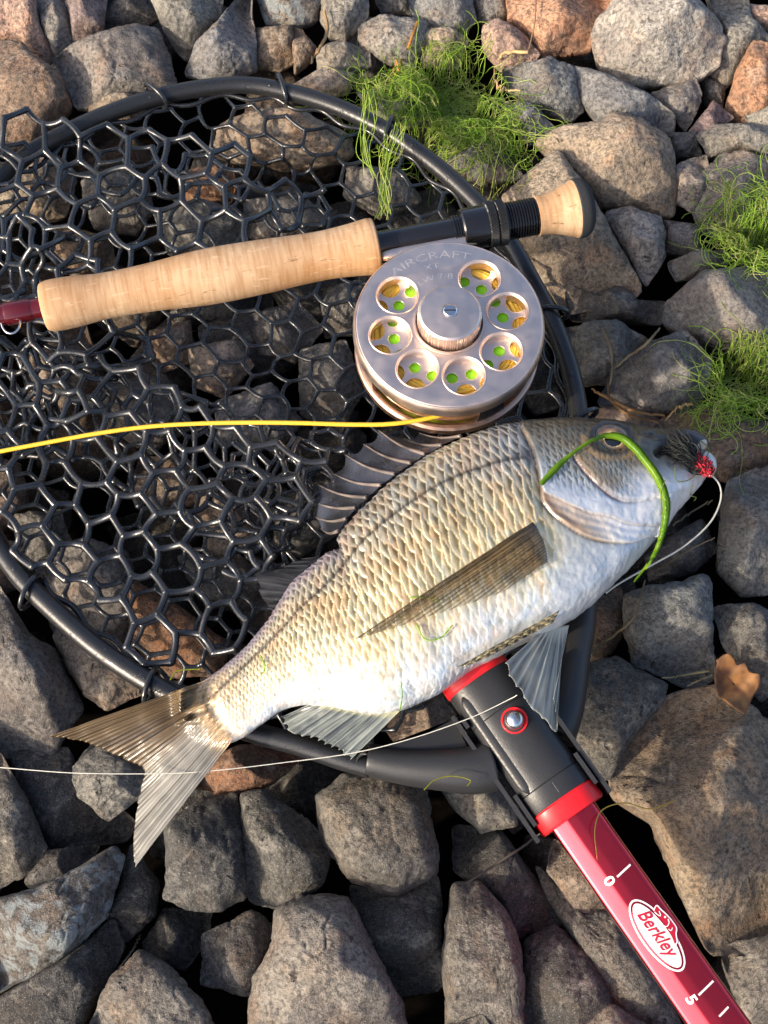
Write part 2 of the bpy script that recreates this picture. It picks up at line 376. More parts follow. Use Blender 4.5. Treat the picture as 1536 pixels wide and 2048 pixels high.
def disc_grid(n):
    """square grid mapped on the unit disc (no pole)"""
    u = np.linspace(-1, 1, n); a, b = np.meshgrid(u, u); a = a.ravel(); b = b.ravel()
    r = np.maximum(np.abs(a), np.abs(b)); th = np.where(np.abs(a) > np.abs(b), np.where(a == 0, 0, (math.pi/4)*b/np.where(a == 0, 1, a)), math.pi/2-(math.pi/4)*a/np.where(b == 0, 1, b))
    sg = np.where(np.abs(a) > np.abs(b), np.sign(a), np.sign(b)); sg = np.where(sg == 0, 1, sg)
    x = sg*r*np.cos(th); y = sg*r*np.sin(th); return np.hypot(x, y), np.arctan2(y, x), n
_DG = {}
def rock_shape(poly3, c, n, H, D, seed, res, nplanes=5, rough=1.0, sharpness=1.0, flat=None):
    rs = np.random.default_rng(seed)
    e1 = A([1, 0, 0])-n*n[0]; e1 /= np.linalg.norm(e1); e2 = np.cross(n, e1)
    q = np.stack([(poly3-c)@e1, (poly3-c)@e2], 1); m = len(q)
    th = np.linspace(-math.pi, math.pi, 240, endpoint=False); dx, dy = np.cos(th), np.sin(th); rho = np.zeros(240)
    for k in range(m):
        a, b = q[k], q[(k+1) % m]; e = b-a; den = dx*e[1]-dy*e[0]
        with np.errstate(divide='ignore', invalid='ignore'):
            t = (a[0]*e[1]-a[1]*e[0])/den; u = (a[0]*dy-a[1]*dx)/den
        ok = (t > 0) & (u >= -1e-6) & (u <= 1+1e-6); rho = np.where(ok, np.maximum(rho, np.where(ok, t, 0)), rho)
    rho[rho == 0] = np.median(rho[rho > 0])
    for _ in range(3): rho = (np.roll(rho, 1)+2*rho+np.roll(rho, -1))/4
    rm = rho.mean()
    if res not in _DG: _DG[res] = disc_grid(res)
    r, t, nn = _DG[res]
    R = np.interp(t, np.r_[th, math.pi], np.r_[rho, rho[0]])
    x, y = r*R*np.cos(t), r*R*np.sin(t)
    top = 1.45*H*np.maximum(1-r**6.0, 0)**.5
    k = 1100.0/ max(rm/.03, .3)
    acc = np.exp(-k*top)
    ph0_ = rs.uniform(0, 6.28)
    for j in range(nplanes+2):
        ph = (ph0_+j*2.4+rs.uniform(-.5, .5)); s = rs.uniform(.25, 1.3)*sharpness; d0 = rs.uniform(.05, .62)*rm
        if j == 0: s, d0 = rs.uniform(.10, .40), rs.uniform(-.3, .3)*rm
        pl = H*rs.uniform(.85, 1.05)-s*(x*math.cos(ph)+y*math.sin(ph)-d0); acc += np.exp(-k*np.clip(pl, -1, 1))
    topc = -np.log(acc)/k; topc = np.minimum(topc, top)
    topc = topc*(1-r**8)
    bot = -D*np.maximum(1-r**2.6, 0)**.6
    e3 = A([rs.uniform(0, 99) for _ in range(3)])
    def out(z, base):
        P = np.stack([x, y, z], 1)
        lump = fbm(P/(rm*.75)+e3, 3, seed)*rm*.020*rough; fine = fbm(P/.0075+e3, 3, seed+9)*.00085*rough
        rid = 1-np.abs(fbm(P/(rm*.6)+e3*2, 3, seed+17)); rid = -np.clip(rid-.90, 0, 1)*rm*.30*rough
        dv = np.stack([x, y, z*1.6+(H*.5 if base else -H*.5)], 1); dv /= np.linalg.norm(dv, axis=1)[:, None]+1e-9
        return P+dv*(lump+fine+(rid if base else 0))[:, None]
    Pt, Pb = out(topc, True), out(bot, True)
    edge = r > .9999; Pb[edge] = Pt[edge]
    Lc = np.vstack([Pt, Pb]); W = c+Lc[:, :1]*e1+Lc[:, 1:2]*e2+Lc[:, 2:]*n
    i = (np.arange(nn-1)[:, None]*nn+np.arange(nn-1)[None]).ravel(); Q = np.stack([i, i+1, i+nn+1, i+nn], 1)
    # weld the rims
    mp = np.arange(2*nn*nn); ed = np.where(edge)[0]; mp[ed+nn*nn] = ed
    Q = np.vstack([Q, mp[Q[:, ::-1]+nn*nn]]); keep = np.ones(2*nn*nn, bool); keep[ed+nn*nn] = False
    re = np.cumsum(keep)-1; return W[keep], re[Q]
RC = {'grey': (.235, .222, .20), 'pale': (.33, .31, .27), 'blue': (.215, .222, .225), 'pink': (.38, .265, .215), 'orange': (.44, .25, .15),
      'dark': (.115, .112, .108), 'tan': (.37, .30, .225), 'brown': (.25, .185, .135), 'rust': (.30, .165, .095), 'wet': (.15, .145, .135), 'purple': (.25, .19, .18)}
ROCKN = [0]
def add_rock(poly, col, label, z0=-.018, H=None, group=None, wet=False, res=52, planes=5, rough=1.0, sharp=1.0, px=True, mat=None, name='stone', seed=None, stampit=True):
    ROCKN[0] += 1; seed = seed if seed is not None else 100+ROCKN[0]*7
    rs = np.random.default_rng(seed+1)
    if px:
        poly = A(poly); cpx = poly.mean(0); c = at(cpx[None], z0)[0]; v = CAM-c; v /= np.linalg.norm(v)
        n = v*.55+A([0, 0, 1])*.45; n /= np.linalg.norm(n); P3 = on_plane(poly, c, n)
    else:
        P3 = A(poly); c = P3.mean(0); n = A([rs.uniform(-.15, .15), rs.uniform(-.3, 0), 1]); n /= np.linalg.norm(n); P3 = P3-((P3-c)@n)[:, None]*n
    rm = np.linalg.norm(P3-c, axis=1).mean()
    H = H if H is not None else min(max(.62*rm, .010), .027)
    P3 = c+(P3-c)*(1.045 if px else 1.0)
    V, Q = rock_shape(P3, c, n, H, H*1.6, seed, res, planes, rough, sharp)
    col3 = A(RC[col] if isinstance(col, str) else col)*rs.uniform(.88, 1.12)*A([1+rs.uniform(-.03, .03), 1, 1+rs.uniform(-.05, .03)])
    o = mk(name, V, Q, M[mat or ('rock_wet' if wet else 'rock')], loc=c)
    o.color = (*np.clip(col3, 0, 1), 1); tag(o, label, 'stone', group)
    if stampit: stamp(HM, V)
    return o
BANK = 'stones of the rubble bank'
D = dict
STONES = [
 # far bank, behind the hoop
 ([(-40,-40),(68,-20),(80,50),(107,112),(97,130),(45,88),(-40,92)], 'pink', 'pinkish tan stone with a cracked flat face behind the big brown stone', D()),
 ([(66,-30),(128,-30),(140,40),(150,92),(112,122),(84,55)], 'grey', 'narrow upright grey stone wedged between two pink stones', D()),
 ([(126,-30),(218,-30),(205,60),(172,92),(148,86),(138,30)], 'purple', 'dull purple stone leaning on a narrow upright grey stone', D()),
 ([(214,-30),(292,-30),(315,40),(262,60),(232,68),(204,62)], 'dark', 'dark stone in the gap between the purple stone and a big grey one', D(z0=-.03)),
 ([(286,-40),(448,-40),(442,45),(398,96),(374,120),(344,92),(322,45)], 'grey', 'big grey stone with a blunt lower point beside the pale triangular slab', D()),
 ([(500,-30),(506,50),(514,138),(470,156),(420,158),(370,146),(392,88),(445,32)], 'blue', 'pale triangular slab of grey stone standing on its base behind the hoop', D(planes=3)),
 ([(106,118),(150,88),(205,66),(268,50),(312,60),(336,110),(352,182),(290,200),(215,215),(150,214),(132,165)], 'grey', 'large cracked grey brown stone with rounded top just behind the folded mesh', D(planes=6)),
 ([(-50,84),(45,84),(64,112),(116,146),(145,214),(112,245),(66,305),(-50,320)], 'brown', 'big brown stone with a sandy foot partly under the folded mesh', D()),
 ([(172,216),(222,190),(292,188),(300,215),(262,240),(196,238)], 'tan', 'small sandy stone half under the hoop below the large cracked stone', D(z0=-.025)),
 ([(506,-40),(655,-40),(634,38),(592,56),(532,48)], 'grey', 'grey stone with yellow lichen dots above two small brown stones', D(mat='rock_lichen')),
 ([(508,58),(582,54),(592,122),(560,142),(514,132)], 'brown', 'small dark brown stone beside the pale triangular slab', D(z0=-.026)),
 ([(578,56),(604,58),(634,98),(612,132),(590,148)], 'brown', 'small pointed brown stone next to a curled dry root', D(z0=-.024)),
 ([(646,-30),(734,-30),(738,30),(692,82),(660,74),(642,42)], 'grey', 'upright grey stone beside the curled dry root', D()),
 ([(634,98),(690,84),(736,100),(742,132),(690,148),(636,140)], 'grey', 'small rounded grey stone above the pale sandy pebble', D(z0=-.022)),
 ([(588,168),(650,132),(708,146),(698,182),(640,196)], 'tan', 'pale sandy pebble next to the top of the hoop', D()),
 ([(716,56),(760,30),(852,44),(848,92),(822,140),(770,120),(720,90)], 'grey', 'rough grey stone behind the orange straw', D()),
 ([(735,-30),(818,-30),(828,28),(764,28)], 'dark', 'dark stone behind the rough grey stone and orange straw', D(z0=-.028)),
 ([(812,-40),(932,-40),(950,38),(932,72),(880,64),(828,40)], 'blue', 'smooth blue grey stone above a small tan stone and the algae', D()),
 ([(842,58),(902,56),(938,80),(912,136),(846,130)], 'tan', 'small tan brown stone directly behind the large algae clump', D(z0=-.02)),
 ([(928,-30),(1022,-30),(1018,32),(982,56),(954,38)], 'grey', 'small grey stone beside the large orange pink stone', D(z0=-.024)),
 ([(966,52),(996,38),(1034,56),(1080,106),(1062,128),(1002,142),(966,98)], 'pink', 'pink brown stone with a thin pale root lying across it', D()),
 ([(1018,-40),(1232,-40),(1222,20),(1192,62),(1182,98),(1122,108),(1080,120),(1060,76),(1018,42)], 'orange', 'large orange pink stone with a pale root hanging over its face', D(planes=4)),
 ([(1184,78),(1196,40),(1240,-10),(1372,-16),(1432,36),(1446,78),(1432,132),(1382,162),(1262,170),(1204,136)], 'pale', 'big pale grey block, the largest stone behind the rod butt', D(planes=5, H=.03, z0=-.012)),
 ([(1400,-40),(1484,-40),(1506,40),(1548,84),(1514,112),(1474,152),(1444,184),(1418,150),(1448,76),(1434,32)], 'grey', 'tall grey stone between the big pale block and an orange stone', D()),
 ([(1476,6),(1580,22),(1580,72),(1508,58)], 'pink', 'flat pink stone behind the tall grey stone', D()),
 ([(1506,82),(1580,90),(1580,228),(1480,248),(1448,222),(1474,142)], 'orange', 'upright orange stone with a grey shaded side', D()),
 ([(1488,232),(1580,196),(1580,282),(1530,276)], 'pale', 'pale grey stone at the foot of the upright orange stone', D()),
 ([(1008,140),(1100,114),(1146,134),(1166,222),(1140,244),(1070,218),(1014,176)], 'blue', 'blue grey angular stone beside the algae under a forked root', D(planes=6)),
 ([(1148,130),(1222,154),(1292,188),(1346,226),(1342,274),(1232,240),(1200,248),(1162,204)], 'blue', 'long broken blue grey stone in front of the big pale block', D(planes=6)),
 ([(978,202),(1060,204),(1114,260),(1062,288),(1028,264)], 'blue', 'flat grey stone at the edge of the large algae clump', D()),
 ([(1303,186),(1392,156),(1404,204),(1372,264),(1332,222)], 'grey', 'mottled grey stone under the edge of the big pale block', D(z0=-.024)),
 ([(1400,150),(1450,175),(1446,215),(1410,205)], 'dark', 'small dark stone tucked between the tall grey and orange stones', D(z0=-.034)),
 ([(1072,286),(1120,256),(1196,250),(1232,230),(1292,244),(1342,286),(1352,382),(1342,432),(1280,418),(1202,412),(1150,372),(1100,316)], 'tan', 'large pinkish tan stone with worn hollows beside the rod butt', D(planes=5, H=.026)),
 ([(1378,262),(1426,204),(1470,234),(1402,284)], 'purple', 'small purple stone in front of the upright orange stone', D(z0=-.022)),
 ([(1398,272),(1432,250),(1580,250),(1580,336),(1480,302),(1420,314)], 'grey', 'smooth grey stone above the grey stone with algae threads', D()),
 ([(1338,266),(1392,268),(1404,312),(1346,314)], 'dark', 'small dark pebble at the side of the pinkish tan stone', D(z0=-.028)),
 ([(1348,332),(1412,310),(1424,362),(1384,424),(1352,406)], 'grey', 'rounded grey pebble between the pinkish tan stone and the algae', D(z0=-.02)),
 ([(1376,396),(1438,312),(1482,302),(1580,330),(1580,440),(1452,474),(1400,464)], 'grey', 'big grey stone half covered by the algae at its foot', D()),
 ([(1008,398),(1060,350),(1116,302),(1162,362),(1212,442),(1284,578),(1242,612),(1130,622),(1062,524),(1022,436)], 'tan', 'tan wedge shaped stone with dark blotches under the rod butt', D(planes=3, z0=-.020, H=.020)),
 ([(1208,422),(1262,414),(1322,432),(1332,512),(1292,574),(1250,500)], 'grey', 'smooth grey stone beside the blotched tan wedge', D(z0=-.024)),
 ([(1328,442),(1402,452),(1398,514),(1330,504)], 'dark', 'dark wet pebble in the shade next to the algae', D(z0=-.030, wet=True)),
 ([(1336,606),(1402,550),(1492,536),(1580,560),(1580,760),(1462,704),(1400,682),(1328,644)], 'grey', 'large wet grey stone with shining damp patches between two algae clumps', D(wet=True, H=.028)),
 ([(1336,524),(1402,498),(1484,508),(1424,546),(1352,562)], 'wet', 'flat wet stone under the trailing algae threads', D(z0=-.024, wet=True)),
 ([(1130,654),(1180,646),(1232,640),(1312,692),(1282,724),(1222,764),(1148,772)], 'wet', 'damp dark grey stone outside the hoop with dry stems on it', D(wet=True, z0=-.022)),
 ([(1132,560),(1230,620),(1330,596),(1320,650),(1240,640),(1140,640)], 'dark', 'dark stone in the shade below the blotched tan wedge', D(wet=True, z0=-.034)),
 ([(1226,744),(1290,690),(1372,664),(1418,722),(1412,782),(1382,826),(1282,826),(1200,806)], 'wet', 'dark speckled stone above the head of the fish', D(wet=True)),
 ([(1170,820),(1260,812),(1330,835),(1300,870),(1200,880)], 'brown', 'small brown stone with dry stems right behind the fish head', D(z0=-.03, wet=True)),
 ([(1300,850),(1400,812),(1480,836),(1580,850),(1580,932),(1452,962),(1400,930)], 'brown', 'brown stone just beyond the open mouth of the fish', D(z0=-.022)),
 ([(1456,964),(1510,940),(1580,925),(1580,1180),(1482,1188),(1434,1142),(1444,1024)], 'wet', 'dark wet stone with a deep hollow facing the fish mouth', D(wet=True)),
 ([(1290,1112),(1360,1060),(1402,1040),(1434,1102),(1392,1144),(1300,1164)], 'dark', 'dark wet stone in the shade below the lower jaw', D(z0=-.032, wet=True)),
 ([(1252,1192),(1300,1172),(1360,1168),(1402,1148),(1420,1152),(1424,1260),(1428,1352),(1392,1384),(1270,1326),(1250,1262)], 'blue', 'square flat grey slab next to the oak leaf', D(planes=2, H=.020)),
 ([(1422,1216),(1502,1206),(1580,1240),(1580,1352),(1520,1400),(1452,1300)], 'wet', 'grey brown stone behind the curled oak leaf', D()),
 ([(1160,1218),(1242,1174),(1252,1262),(1202,1332),(1158,1322)], 'brown', 'brown shaded stone under the belly beside the net arm', D(z0=-.036)),
 ([(1148,1334),(1232,1318),(1332,1370),(1326,1402),(1252,1492),(1216,1564),(1150,1484)], 'wet', 'dark grey stone with two water beads beside the net socket', D(wet=False)),
 ([(1226,1536),(1280,1460),(1332,1402),(1442,1378),(1580,1480),(1580,1880),(1490,1900),(1420,1904),(1372,1806),(1302,1644),(1228,1596)], 'tan', 'very large mottled brown stone along the red handle', D(planes=5, H=.030, z0=-.022, res=76)),
 ([(1440,1900),(1580,1860),(1580,2100),(1500,2080)], 'grey', 'grey stone at the foot of the very large mottled brown one', D(z0=-.03)),
 ([(1108,1684),(1134,1690),(1180,1760),(1240,1824),(1210,1834),(1150,1820),(1094,1744)], 'tan', 'tan stone peeping out under the red handle near the socket', D(z0=-.020)),
 ([(1060,1700),(1150,1818),(1232,1824),(1300,1930),(1380,2090),(1240,2090),(1160,1904),(1098,1800)], 'grey', 'long grey stone lying alongside under the red handle', D(z0=-.030)),
 ([(906,1772),(958,1764),(1012,1822),(1042,1902),(1048,2090),(894,2090),(888,1900)], 'grey', 'tall smooth grey stone with a chipped top standing clear of the handle', D(planes=4)),
 ([(1048,1884),(1110,1852),(1192,1922),(1252,2090),(1048,2090)], 'dark', 'dark grey pitted stone beside the tall chipped one', D(z0=-.026)),
 ([(908,1652),(1000,1660),(1062,1742),(1132,1842),(1032,1874),(990,1802),(908,1742)], 'dark', 'dark stone under a dry strip of reed below the socket', D(z0=-.034)),
 ([(876,1562),(960,1560),(1034,1612),(1032,1652),(962,1664),(902,1614)], 'pale', 'pale crusty stone just under the net socket flange', D(z0=-.022)),
 ([(756,1432),(882,1388),(932,1470),(800,1504)], 'brown', 'brown wet stone under the yoke beside the anal fin', D(z0=-.03, wet=True)),
 ([(636,1594),(690,1548),(760,1540),(844,1550),(872,1690),(876,1744),(790,1792),(700,1760),(650,1690)], 'grey', 'big grey stone with a worn scoop below the left net arm', D(planes=4, H=.028)),
 ([(700,1770),(790,1790),(876,1750),(890,1950),(872,1982),(780,1994),(730,1900)], 'dark', 'smooth dark grey stone below the one with the worn scoop', D(z0=-.028)),
 ([(552,1824),(602,1794),(692,1794),(722,1852),(802,2002),(812,2090),(490,2090),(508,1952),(544,1900)], 'pale', 'large pale crusty stone with a flat dusty top and small holes', D(planes=4, H=.032, res=76)),
 ([(484,1592),(530,1584),(612,1640),(664,1692),(642,1772),(562,1818),(500,1802),(484,1690)], 'wet', 'rounded half pale, half dark stone with a sharp upright edge', D(planes=4)),
 ([(332,1654),(400,1602),(470,1588),(486,1652),(492,1792),(442,1818),(380,1818),(332,1792)], 'dark', 'dark blocky stone beside the lower tail lobe', D()),
 ([(404,1870),(500,1824),(548,1850),(534,1922),(502,1992),(402,1968)], 'dark', 'dark brown stone next to the large pale crusty one', D(z0=-.026)),
 ([(288,1882),(330,1820),(424,1820),(412,1882),(370,1942),(290,1914)], 'dark', 'dark stone deep in the gap beneath the blocky one', D(z0=-.042)),
 ([(160,2090),(228,1952),(280,1900),(332,1930),(400,2000),(450,2090)], 'grey', 'grey wedge of stone with a ridge beside the lichen covered one', D(planes=4)),
 ([(-50,1810),(60,1780),(150,1740),(226,1690),(246,1722),(212,1832),(130,1912),(-50,2010)], 'grey', 'large stone covered with pale blue lichen and a yellow patch', D(planes=3, mat='rock_lichen')),
 ([(-50,2090),(-40,2010),(130,1918),(222,1840),(246,1892),(212,1972),(140,2090)], 'dark', 'dark slaty stone beneath the lichen covered one', D(z0=-.028)),
 ([(52,1762),(90,1702),(202,1692),(160,1742),(72,1794)], 'wet', 'small dark grey stone behind the lichen covered one', D(z0=-.024)),
 ([(216,1842),(262,1690),(318,1762),(312,1832),(252,1884)], 'dark', 'dark stone between the lichen covered one and the tail tip', D(z0=-.032)),
 ([(-50,1500),(0,1508),(52,1600),(92,1692),(72,1734),(-50,1800)], 'grey', 'grey stone with a sandy lower edge above the lichen covered one', D()),
 ([(18,1504),(140,1498),(160,1560),(272,1642),(252,1684),(92,1694),(40,1584)], 'dark', 'big dark stone in the shade under the tail', D(z0=-.032)),
 ([(146,1534),(190,1488),(292,1540),(294,1584),(216,1642),(158,1594)], 'pale', 'pale grey pitted stone under the fork of the tail', D(z0=-.016)),
 ([(-60,1170),(0,1172),(60,1272),(112,1302),(164,1412),(104,1504),(-60,1514)], 'grey', 'large rounded grey stone outside the hoop near the upper tail lobe', D(H=.028)),
 ([(106,1274),(132,1252),(232,1302),(316,1372),(212,1418),(168,1392)], 'tan', 'sandy stone under the hoop next to the upper tail lobe', D(z0=-.020)),
 ([(384,1562),(450,1500),(562,1476),(614,1510),(552,1562),(472,1592),(400,1578)], 'rust', 'rusty brown stone behind the lower tail lobe', D(z0=-.022, planes=3)),
 # seen through the mesh
 ([(428,304),(440,252),(500,224),(602,224),(694,270),(704,312),(620,334),(480,324)], 'tan', 'broad tan stone seen through the mesh just inside the hoop', D(z0=-.024)),
 ([(368,342),(452,330),(474,392),(420,414),(374,402)], 'orange', 'brown orange stone seen through the mesh below the broad tan one', D(z0=-.03)),
 ([(162,362),(230,335),(292,350),(308,422),(272,468),(188,458)], 'wet', None, D(z0=-.026, wet=True)),
 ([(308,424),(400,400),(492,432),(482,520),(340,510)], 'wet', None, D(z0=-.026, wet=True)),
 ([(490,402),(602,388),(654,442),(562,492),(490,472)], 'grey', None, D(z0=-.028, wet=True)),
 ([(-30,334),(100,312),(152,362),(130,432),(50,442),(-30,422)], 'tan', None, D(z0=-.026)),
 ([(116,452),(212,470),(234,524),(150,554),(108,522)], 'brown', None, D(z0=-.028)),
 ([(500,632),(592,602),(644,662),(590,722),(520,704)], 'wet', None, D(z0=-.03, wet=True)),
 ([(378,692),(472,680),(504,732),(450,794),(388,774)], 'tan', None, D(z0=-.03, wet=True)),
 ([(600,702),(692,680),(724,782),(682,864),(600,824)], 'wet', None, D(z0=-.03, wet=True)),
 ([(430,802),(542,770),(604,842),(562,894),(440,884)], 'blue', None, D(z0=-.03, wet=True)),
 ([(298,662),(382,640),(388,722),(320,744)], 'brown', None, D(z0=-.032, wet=True)),
 ([(640,582),(722,560),(724,664),(650,674)], 'wet', None, D(z0=-.03, wet=True)),
 ([(56,702),(150,690),(204,762),(130,834),(48,792)], 'brown', None, D(z0=-.03, wet=True)),
 ([(210,762),(330,750),(384,852),(302,904),(210,854)], 'wet', None, D(z0=-.03, wet=True)),
 ([(278,912),(382,920),(404,1002),(310,1024),(268,972)], 'brown', None, D(z0=-.03, wet=True)),
 ([(28,1032),(120,1020),(144,1092),(90,1144),(38,1112)], 'grey', None, D(z0=-.028)),
 ([(78,1122),(180,1080),(252,1110),(290,1202),(278,1262),(202,1304),(118,1284),(84,1192)], 'grey', 'big grey stone seen through the mesh near the loop on the hoop', D(z0=-.024)),
 ([(248,1150),(330,1198),(392,1240),(464,1290),(432,1348),(318,1354),(268,1282)], 'rust', 'rust coloured stone seen through the mesh above the tail root', D(z0=-.024)),
 ([(400,982),(522,1000),(524,1084),(430,1114),(388,1042)], 'brown', None, D(z0=-.032, wet=True)),
 ([(-60,902),(40,930),(58,1012),(0,1064),(-60,1054)], 'brown', None, D(z0=-.026)),
 ([(358,1112),(480,1110),(564,1182),(502,1234),(398,1204)], 'dark', None, D(z0=-.034, wet=True)),
 ([(540,1002),(652,960),(694,1052),(602,1114),(548,1084)], 'dark', None, D(z0=-.036, wet=True)),
 ([(696,332),(802,340),(844,402),(760,434),(688,392)], 'grey', None, D(z0=-.03, wet=True)),
 ([(716,184),(832,170),(866,242),(770,264)], 'grey', 'grey stone buried under the large algae clump', D(z0=-.022)),
 ([(876,264),(1000,292),(1044,352),(960,374),(876,334)], 'wet', 'wet stone below the large algae clump outside the hoop', D(z0=-.028, wet=True)),
 ([(790,620),(1000,600),(1060,760),(900,840),(760,760)], 'wet', None, D(z0=-.036, wet=True)),
]
MESHLAB = iter(['dark wet stone seen through the upper folded mesh beside the big brown stone', 'dark wet stone under the mesh just behind the middle of the cork grip', 'grey stone under the mesh behind the reel end of the cork grip', 'sandy stone under crumpled mesh in front of the big brown stone', 'brown stone under crumpled mesh behind the thin end of the grip', 'wet stone under single mesh in front of the middle of the grip', 'tan wet stone under the mesh between grip and yellow line', 'wet stone under the mesh right beside the reel rim', 'blue grey stone under the mesh right below the yellow fly line', 'small brown stone under the mesh in front of the cork grip', 'wet stone under the mesh between the grip end and the reel', 'brown stone under crumpled mesh near the dark red rod blank', 'wet stone under tangled mesh behind the yellow line', 'brown stone under doubled mesh in front of the yellow line', 'grey stone under the mesh close inside the hoop above the rubber loop', 'brown wet stone under the lower fold of mesh near the dorsal spines', 'brown stone under the mesh where the yellow line leaves the hoop', 'dark stone under the mesh beside the soft dorsal fin', 'dark wet stone under the mesh at the tips of the dorsal spines', 'grey stone under the mesh below the hanging algae strands', 'wet stone mostly hidden beneath the fly reel'])
SO = {}
for poly, col, lab, k in STONES:
    SO[lab] = add_rock(poly, A(RC[col])*(1.32 if A(poly)[:, 1].mean() < 520 and lab else (.76 if A(poly)[:, 1].mean() > 1450 else 1.0)), lab or next(MESHLAB), group=None if lab else 'stones under the mesh', **k)  # light put into colour: near stones darkened against the sun, far ones lightened
# the bank goes on round the picture, and stones lie deeper in the gaps
cover = maxf(HM, 4) > -1
fill = []
def rand_poly(c, r, rs):
    n = rs.integers(6, 9); a = np.sort(rs.uniform(0, 2*math.pi, n)*.25+np.arange(n)/n*2*math.pi)
    q = r*rs.uniform(.72, 1.15, n); s = rs.uniform(.75, 1.0); t = rs.uniform(0, math.pi)
    x, y = q*np.cos(a), q*np.sin(a)*s
    return np.stack([c[0]+x*math.cos(t)-y*math.sin(t), c[1]+x*math.sin(t)+y*math.cos(t), np.full(n, c[2])], 1)
rs = np.random.default_rng(77)
frame_px = A([(-60, -60), (1596, -60), (1596, 2108), (-60, 2108)])
cand = [(x+rs.uniform(-.012, .012)+(.027 if j % 2 else 0), y+rs.uniform(-.012, .012)) for j, y in enumerate(np.arange(-.36, .58, .048)) for x in np.arange(-.46, .47, .055)]
for x, y in cand:
    p = proj(A([[x, y, -.02]]))[0]
    if not in_poly(p[None], frame_px)[0]:
        if p[0] < -420 or p[0] > 1956 or p[1] < -330 or p[1] > 2400: continue
        r = rs.uniform(.026, .034); col = rs.choice(['grey', 'grey', 'pale', 'brown', 'tan', 'blue', 'dark', 'pink'])
        add_rock(rand_poly((x, y, -.022+rs.uniform(-.006, .004)), r, rs), col, 'plain stone of the rubble bank further out around the net', group=BANK, res=30, px=False)
    else:
        i, j = int((x-HM_X0)/HM_C), int((y-HM_Y0)/HM_C); w = cover[max(i-10, 0):i+11, max(j-10, 0):j+11]
        if w.mean() < .985:
            add_rock(rand_poly((x, y, -.062+rs.uniform(-.008, .008)), rs.uniform(.030, .036), rs), A(RC[rs.choice(['dark', 'brown', 'wet', 'dark'])])*.5, 'small stone deep in a gap between larger stones, gap shade in its colour', group='stones deep in the gaps', res=30, px=False, wet=bool(rs.integers(0, 2)), stampit=False)  # stone colour darkened to stand in for shade in the gaps
# beyond that the bank is one mass of rubble
rb_ = []; nb = 0; rbQ = []
for y in np.arange(-1.0, 1.6, .062):
    for x in np.arange(-1.3, 1.35, .066):
        x1, y1 = x+rs.uniform(-.018, .018), y+rs.uniform(-.018, .018); p = proj(A([[x1, y1, -.02]]))[0]; ahead = (A([x1, y1, -.02])-CAM)@FWD > .1
        if ahead and -380 < p[0] < 1916 and -290 < p[1] < 2360: continue
        P3 = rand_poly((x1, y1, -.03+rs.uniform(-.01, .006)), rs.uniform(.032, .044), rs); c = P3.mean(0); V, Q = rock_shape(P3, c, A([0, 0, 1.0]), .026, .03, int(rs.integers(1, 9999)), 12); rb_.append(V); rbQ.append(Q+nb); nb += len(V)
rub = mk('rubble', np.concatenate(rb_), np.concatenate(rbQ), M['rock'], loc=(0, 0, -.03)); rub.color = (.23, .215, .19, 1); tag(rub, 'grey rubble of the bank stretching away on all sides', 'rubble', kind='stuff')
HMd = blur(maxf(np.where(HM < -1, -.05, HM), 5), 6)          # what a cord or strand can rest on
HMr = blur(maxf(np.where(HM < -1, -.05, HM), 2), 2)
HM1 = blur(maxf(np.where(HM < -1, -.05, HM), 1), 1)
def wet_bead(px, r, parent, h, name):
    P = at(A([px]), -.01)[0]
    for _ in range(5): P = at(A([px]), look(HM1, P[None]))[0]
    k = mpp(px); v = CAM-P; v /= np.linalg.norm(v); V, Q = blob(P-v*h*.45, (r[0]*k, r[1]*k, h), frame((1, 0, 0), v*.6+A([0, 0, .4])), 28, 12)
    V += .12*r[0]*k*np.stack([vnoise(V/.003, 2), vnoise(V/.003, 3), np.zeros(len(V))], 1); mk(name, V, Q, M['drop'], parent)
st = SO['dark grey stone with two water beads beside the net socket']; wet_bead((1207, 1417), (9, 9), st, .0014, 'water_bead'); wet_bead((1288, 1416), (7, 7), st, .0014, 'water_bead')
# ------------------------------------------------------------------ landing net: hoop, mesh, socket, handle
hoop_px = [(742,1534),(690,1520),(600,1490),(500,1462),(400,1420),(300,1366),(200,1300),(105,1218),(30,1140),(-30,1040),(-75,900),(-95,720),(-75,520),(-30,400),(40,322),(120,272),(230,222),(350,186),(480,170),(580,185),(680,216),(780,266),(870,330),(950,402),(1012,474),(1062,560),(1108,650),(1143,750),(1160,850),(1168,960),(1170,1100),(1166,1240)]
net = thing('landing_net', 'black rubber mesh landing net with red telescopic handle under the fish', 'landing net', (0, 0, 0))
hp = cr(hoop_px, 220); hz = np.interp(np.linspace(0, 1, 220), [0, .1, .25, .5, .75, .95, 1], [.022, .020, .012, .008, .010, .012, .018])
HP = at(hp, hz)
HP[:, 2] = np.maximum(HP[:, 2], blur(maxf(np.where(HM < -1, -.05, HM), 2), 3)[np.clip(((HP[:, 0]-HM_X0)/HM_C).astype(int), 0, HM_N-1), np.clip(((HP[:, 1]-HM_Y0)/HM_C).astype(int), 0, HM_N-1)]*.0+HP[:, 2])
b = Buf(); b.add(*tube(HP, .0050, 16, flat=.95)); hoop = b.build('hoop', M['hoop'], net)
